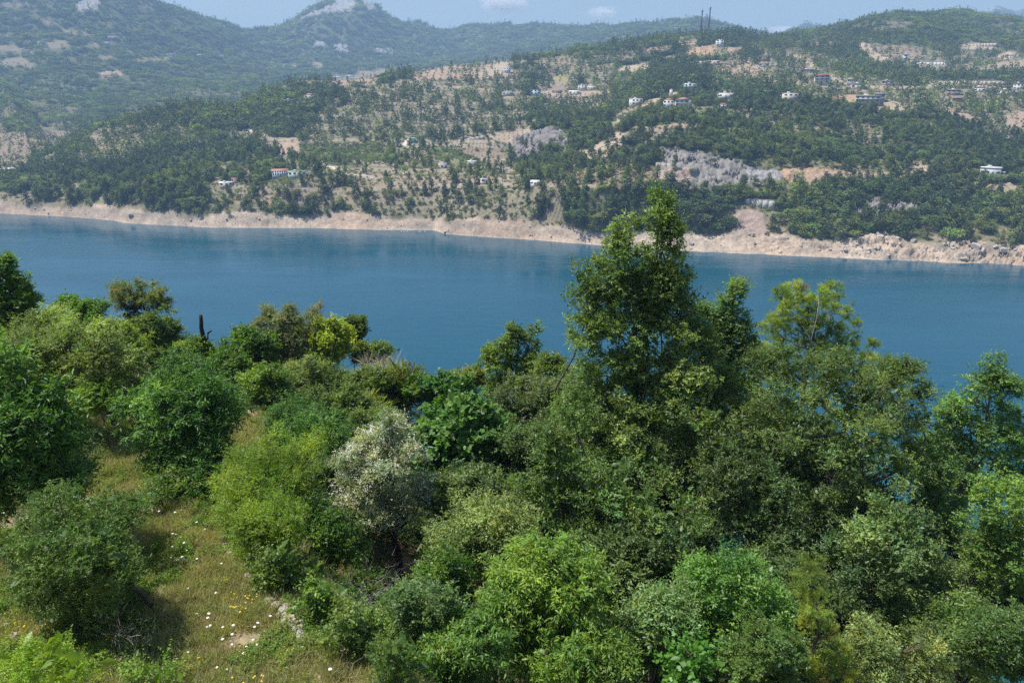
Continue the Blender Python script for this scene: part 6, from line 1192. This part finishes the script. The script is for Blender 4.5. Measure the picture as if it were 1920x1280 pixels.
def umbel():
    m = MB(); rg = random.Random(2)
    m2 = MB().tube([(0, 0, 0), (.01, 0, .22), (0, 0, .43)], [.004, .003, .003], 4)
    for k in range(26):
        a = k * 2.4; r = .055 * math.sqrt((k + .5) / 26); x, y = cos(a) * r, sin(a) * r; z = .50 - r * r * 5
        m2.tube([(0, 0, .42), (x, y, z - .004)], [.0015, .0012], 3, False)
        q = [(x + cos(b) * .012, y + sin(b) * .012, z + rg.uniform(-.003, .003)) for b in [j * pi / 3 for j in range(6)]]
        m.add(q + [(x, y, z + .006)], [(j, (j + 1) % 6, 6) for j in range(6)])
    return m.mesh("umbel", M_petal), m2.mesh("flower_stem", M_stem)
um, us = umbel()
fl = [(343, 957), (302, 966), (333, 967), (376, 985), (386, 994), (324, 1011), (332, 1004), (340, 1011), (327, 1028), (348, 1026), (353, 1036), (323, 1046), (336, 1053), (349, 1056), (345, 1049), (371, 1053), (414, 1063), (354, 1107), (407, 1114), (393, 1161), (395, 1168), (397, 1177), (389, 1181), (421, 1184), (441, 1182), (437, 1197), (422, 1209), (436, 1212), (480, 1183), (482, 1178), (476, 1207), (484, 1214), (463, 1217), (466, 1234), (357, 1229), (410, 1258), (428, 1261), (505, 1165), (372, 1158), (251, 1190), (260, 1234),
      (214, 803), (218, 821), (206, 813), (7, 994), (9, 968), (276, 906), (421, 925), (420, 948), (200, 735), (569, 1217), (621, 1270), (205, 790), (228, 720)]
for k, (px, py) in enumerate(fl):
    p = on_near(px, py + 9); e = empty("white_umbel_flower", p, SR.uniform(0, 6)); s = SR.uniform(.35, .62) * (1.2 if py < 900 else 1); e.scale = (s, s, s); e.rotation_euler[0] = SR.normal() * .12
    where = "in the lower part of the clearing" if py > 1140 else ("in the middle of the clearing" if py > 940 else "on the far path")
    tag(e, "flat white umbel flower on a thin stem " + where, "flower", "white umbel flowers " + where); link("flower_head", um, e); link("stem", us, e)
# grass and weeds: shapes for the ground cover
gcoll = bpy.data.collections.new("grass_shapes")
def tuft(seed, n, hgt, spread, cA, cB, w=.006, lean=.5):
    rg = np.random.default_rng(seed); a = rg.uniform(0, 6.28, n); r = spread * np.sqrt(rg.random(n)); base = np.stack([cos_(a) * r, sin_(a) * r, np.zeros(n)], 1)
    d = unit(np.stack([rg.normal(size=n) * lean, rg.normal(size=n) * lean, np.ones(n)], 1)); h = hgt * rg.uniform(.4, 1.1, n)
    sd = unit(np.cross(d, rg.normal(size=(n, 3)))); mid = base + d * (h * .55)[:, None]; tip = base + d * h[:, None] + np.stack([rg.normal(size=n), rg.normal(size=n), -np.ones(n) * .3], 1) * (h * .22)[:, None]
    V = np.stack([base - sd * w, base + sd * w, mid + sd * w * .8, mid - sd * w * .8, tip], 1).reshape(-1, 3); i = np.arange(n)[:, None] * 5
    Fa = np.concatenate([i + [0, 1, 2], i + [0, 2, 3], i + [3, 2, 4]], 1).reshape(-1, 3); t = rg.random((n, 1)); c = np.repeat(np.array(cA) * t + np.array(cB) * (1 - t), 5, 0)
    return mesh_from("tuft", V, Fa.ravel(), np.full(len(Fa), 3), M_far_g, cols=c)
cos_ = np.cos; sin_ = np.sin
M_far_g = leaf_mat("grass_blades", trans=.3, rough=.7, rnd=.5, spec=.15)
shapes = [tuft(1, 70, .22, .18, (.47, .40, .25), (.36, .32, .17)), tuft(2, 60, .27, .17, (.28, .33, .09), (.40, .39, .19)), tuft(3, 50, .20, .16, (.17, .26, .055), (.28, .35, .08)), tuft(4, 45, .34, .2, (.42, .39, .23), (.22, .28, .08), w=.005, lean=.35)]
for sd_, cA, cB, lf in ((5, (.11, .20, .04), (.23, .34, .06), .045), (6, (.20, .25, .06), (.36, .38, .09), .035)):
    d_, _ = foliage([(0, 0, .12, .16, .16, .14)], np.random.default_rng(sd_), cl=.09, keep=1.2, shoots=3, per=6, shoot=.1, leaf=lf, asp=.5, colr=cA, tip=cB, tipamt=.5, fill=.8)
    shapes.append(crown_mesh("weed", d_, M_far_g))
dm = MB()
rg = random.Random(9)
for k in range(9):
    x, y, z = rg.uniform(-.15, .15), rg.uniform(-.15, .15), rg.uniform(.18, .38); dm.add([(x + cos(b) * .016, y + sin(b) * .016, z) for b in [j * pi / 3 for j in range(6)]], [tuple(range(6))])
shapes.append(dm.mesh("yellow_flowers", M_yel))
d_, _ = foliage([(0, 0, .5, .8, .8, .6), (.6, .2, .5, .5, .5, .5), (-.5, -.3, .5, .5, .6, .5)], np.random.default_rng(91), cl=.3, keep=.9, shoots=4, per=7, shoot=.3, leaf=.11, asp=.45, colr=(.05, .09, .025), tip=(.11, .16, .04), tipamt=.4)
under = crown_mesh("under", d_, M_far_g)
for k, m_ in enumerate(shapes): gcoll.objects.link(bpy.data.objects.new("g%02d" % k, m_))
ucoll = bpy.data.collections.new("under_shapes"); ucoll.objects.link(bpy.data.objects.new("u0", under))
gr = np.random.default_rng(77)
def ground_pts(n, x0, x1, y0, y1):
    return gr.uniform(x0, x1, n), gr.uniform(y0, y1, n)
x, y = ground_pts(95000, -34, 4, 6, 44); e_ = x - xline(y); pxx, pyy = project(x, y, near_z(x, y))
bare = fbm(x / 1.1 + 31, y / 1.1, 3, 407); m = (e_ < 3.2) & (e_ > -16) & (pxx > -60) & (pyy < 1360) & (gr.random(len(x)) < np.clip(13 / y, .25, 1)) & (bare > -.42 + .25 * (y > 24))
x, y, pyy = x[m], y[m], pyy[m]; n = len(x); zz = near_z(x, y) - .01
gn = fbm(x / 2.2, y / 2.2, 3, 411); u_ = gr.random(n)
gi_ = np.where(gn + .35 * (u_ - .5) > .24, np.where(u_ < .45, 2, np.where(u_ < .75, 4, 5)), np.where(u_ < .4, 0, np.where(u_ < .7, 3, np.where(u_ < .93, 1, 5)))); gi_[(gr.random(n) < .02) & (pyy > 1130)] = 6
sc_ = gr.uniform(.6, 1.3, n) * np.where(y > 20, 1.4, 1)
o = scatter("grass", np.stack([x, y, zz], 1), gi_.astype(np.int32), np.stack([gr.normal(size=n) * .1, gr.normal(size=n) * .1, gr.uniform(0, 6.28, n)], 1).astype(np.float32), np.stack([sc_, sc_, sc_ * gr.uniform(.6, 1.2, n)], 1).astype(np.float32), gcoll); tag(o, kind="stuff")
print("grass", n)
x, y = ground_pts(5200, -40, 62, 8, 75); e_ = x - xline(y); z = near_z(x, y); pxx, pyy = project(x, y, z)
m = ((e_ > 2.6) | ((e_ < -9 + 0 * y) & (y > 12)) | (y > 38)) & (pxx > -250) & (pxx < 2150) & (z > 10) & ~((pxx > 720) & (pxx < 830) & (pyy > 1040) & (pyy < 1150)) & ~((pxx > 1640) & (pxx < 1780) & (pyy > 1150)) & ~((pxx > 1700) & (pyy < 1080) & (y > 26))
m &= ~((y > 38) & (e_ < 0) & (pxx > 190) & (pxx < 420) & (pyy < 655))
x, y, z = x[m], y[m], z[m]; n = len(x); s = gr.uniform(.6, 1.5, n)
o = scatter("undergrowth", np.stack([x, y, z - .1], 1), np.zeros(n, np.int32), np.stack([np.zeros(n), np.zeros(n), gr.uniform(0, 6.28, n)], 1).astype(np.float32), np.stack([s, s, s * gr.uniform(.6, 1.3, n)], 1).astype(np.float32), ucoll); tag(o, kind="stuff")
print("undergrowth", n)
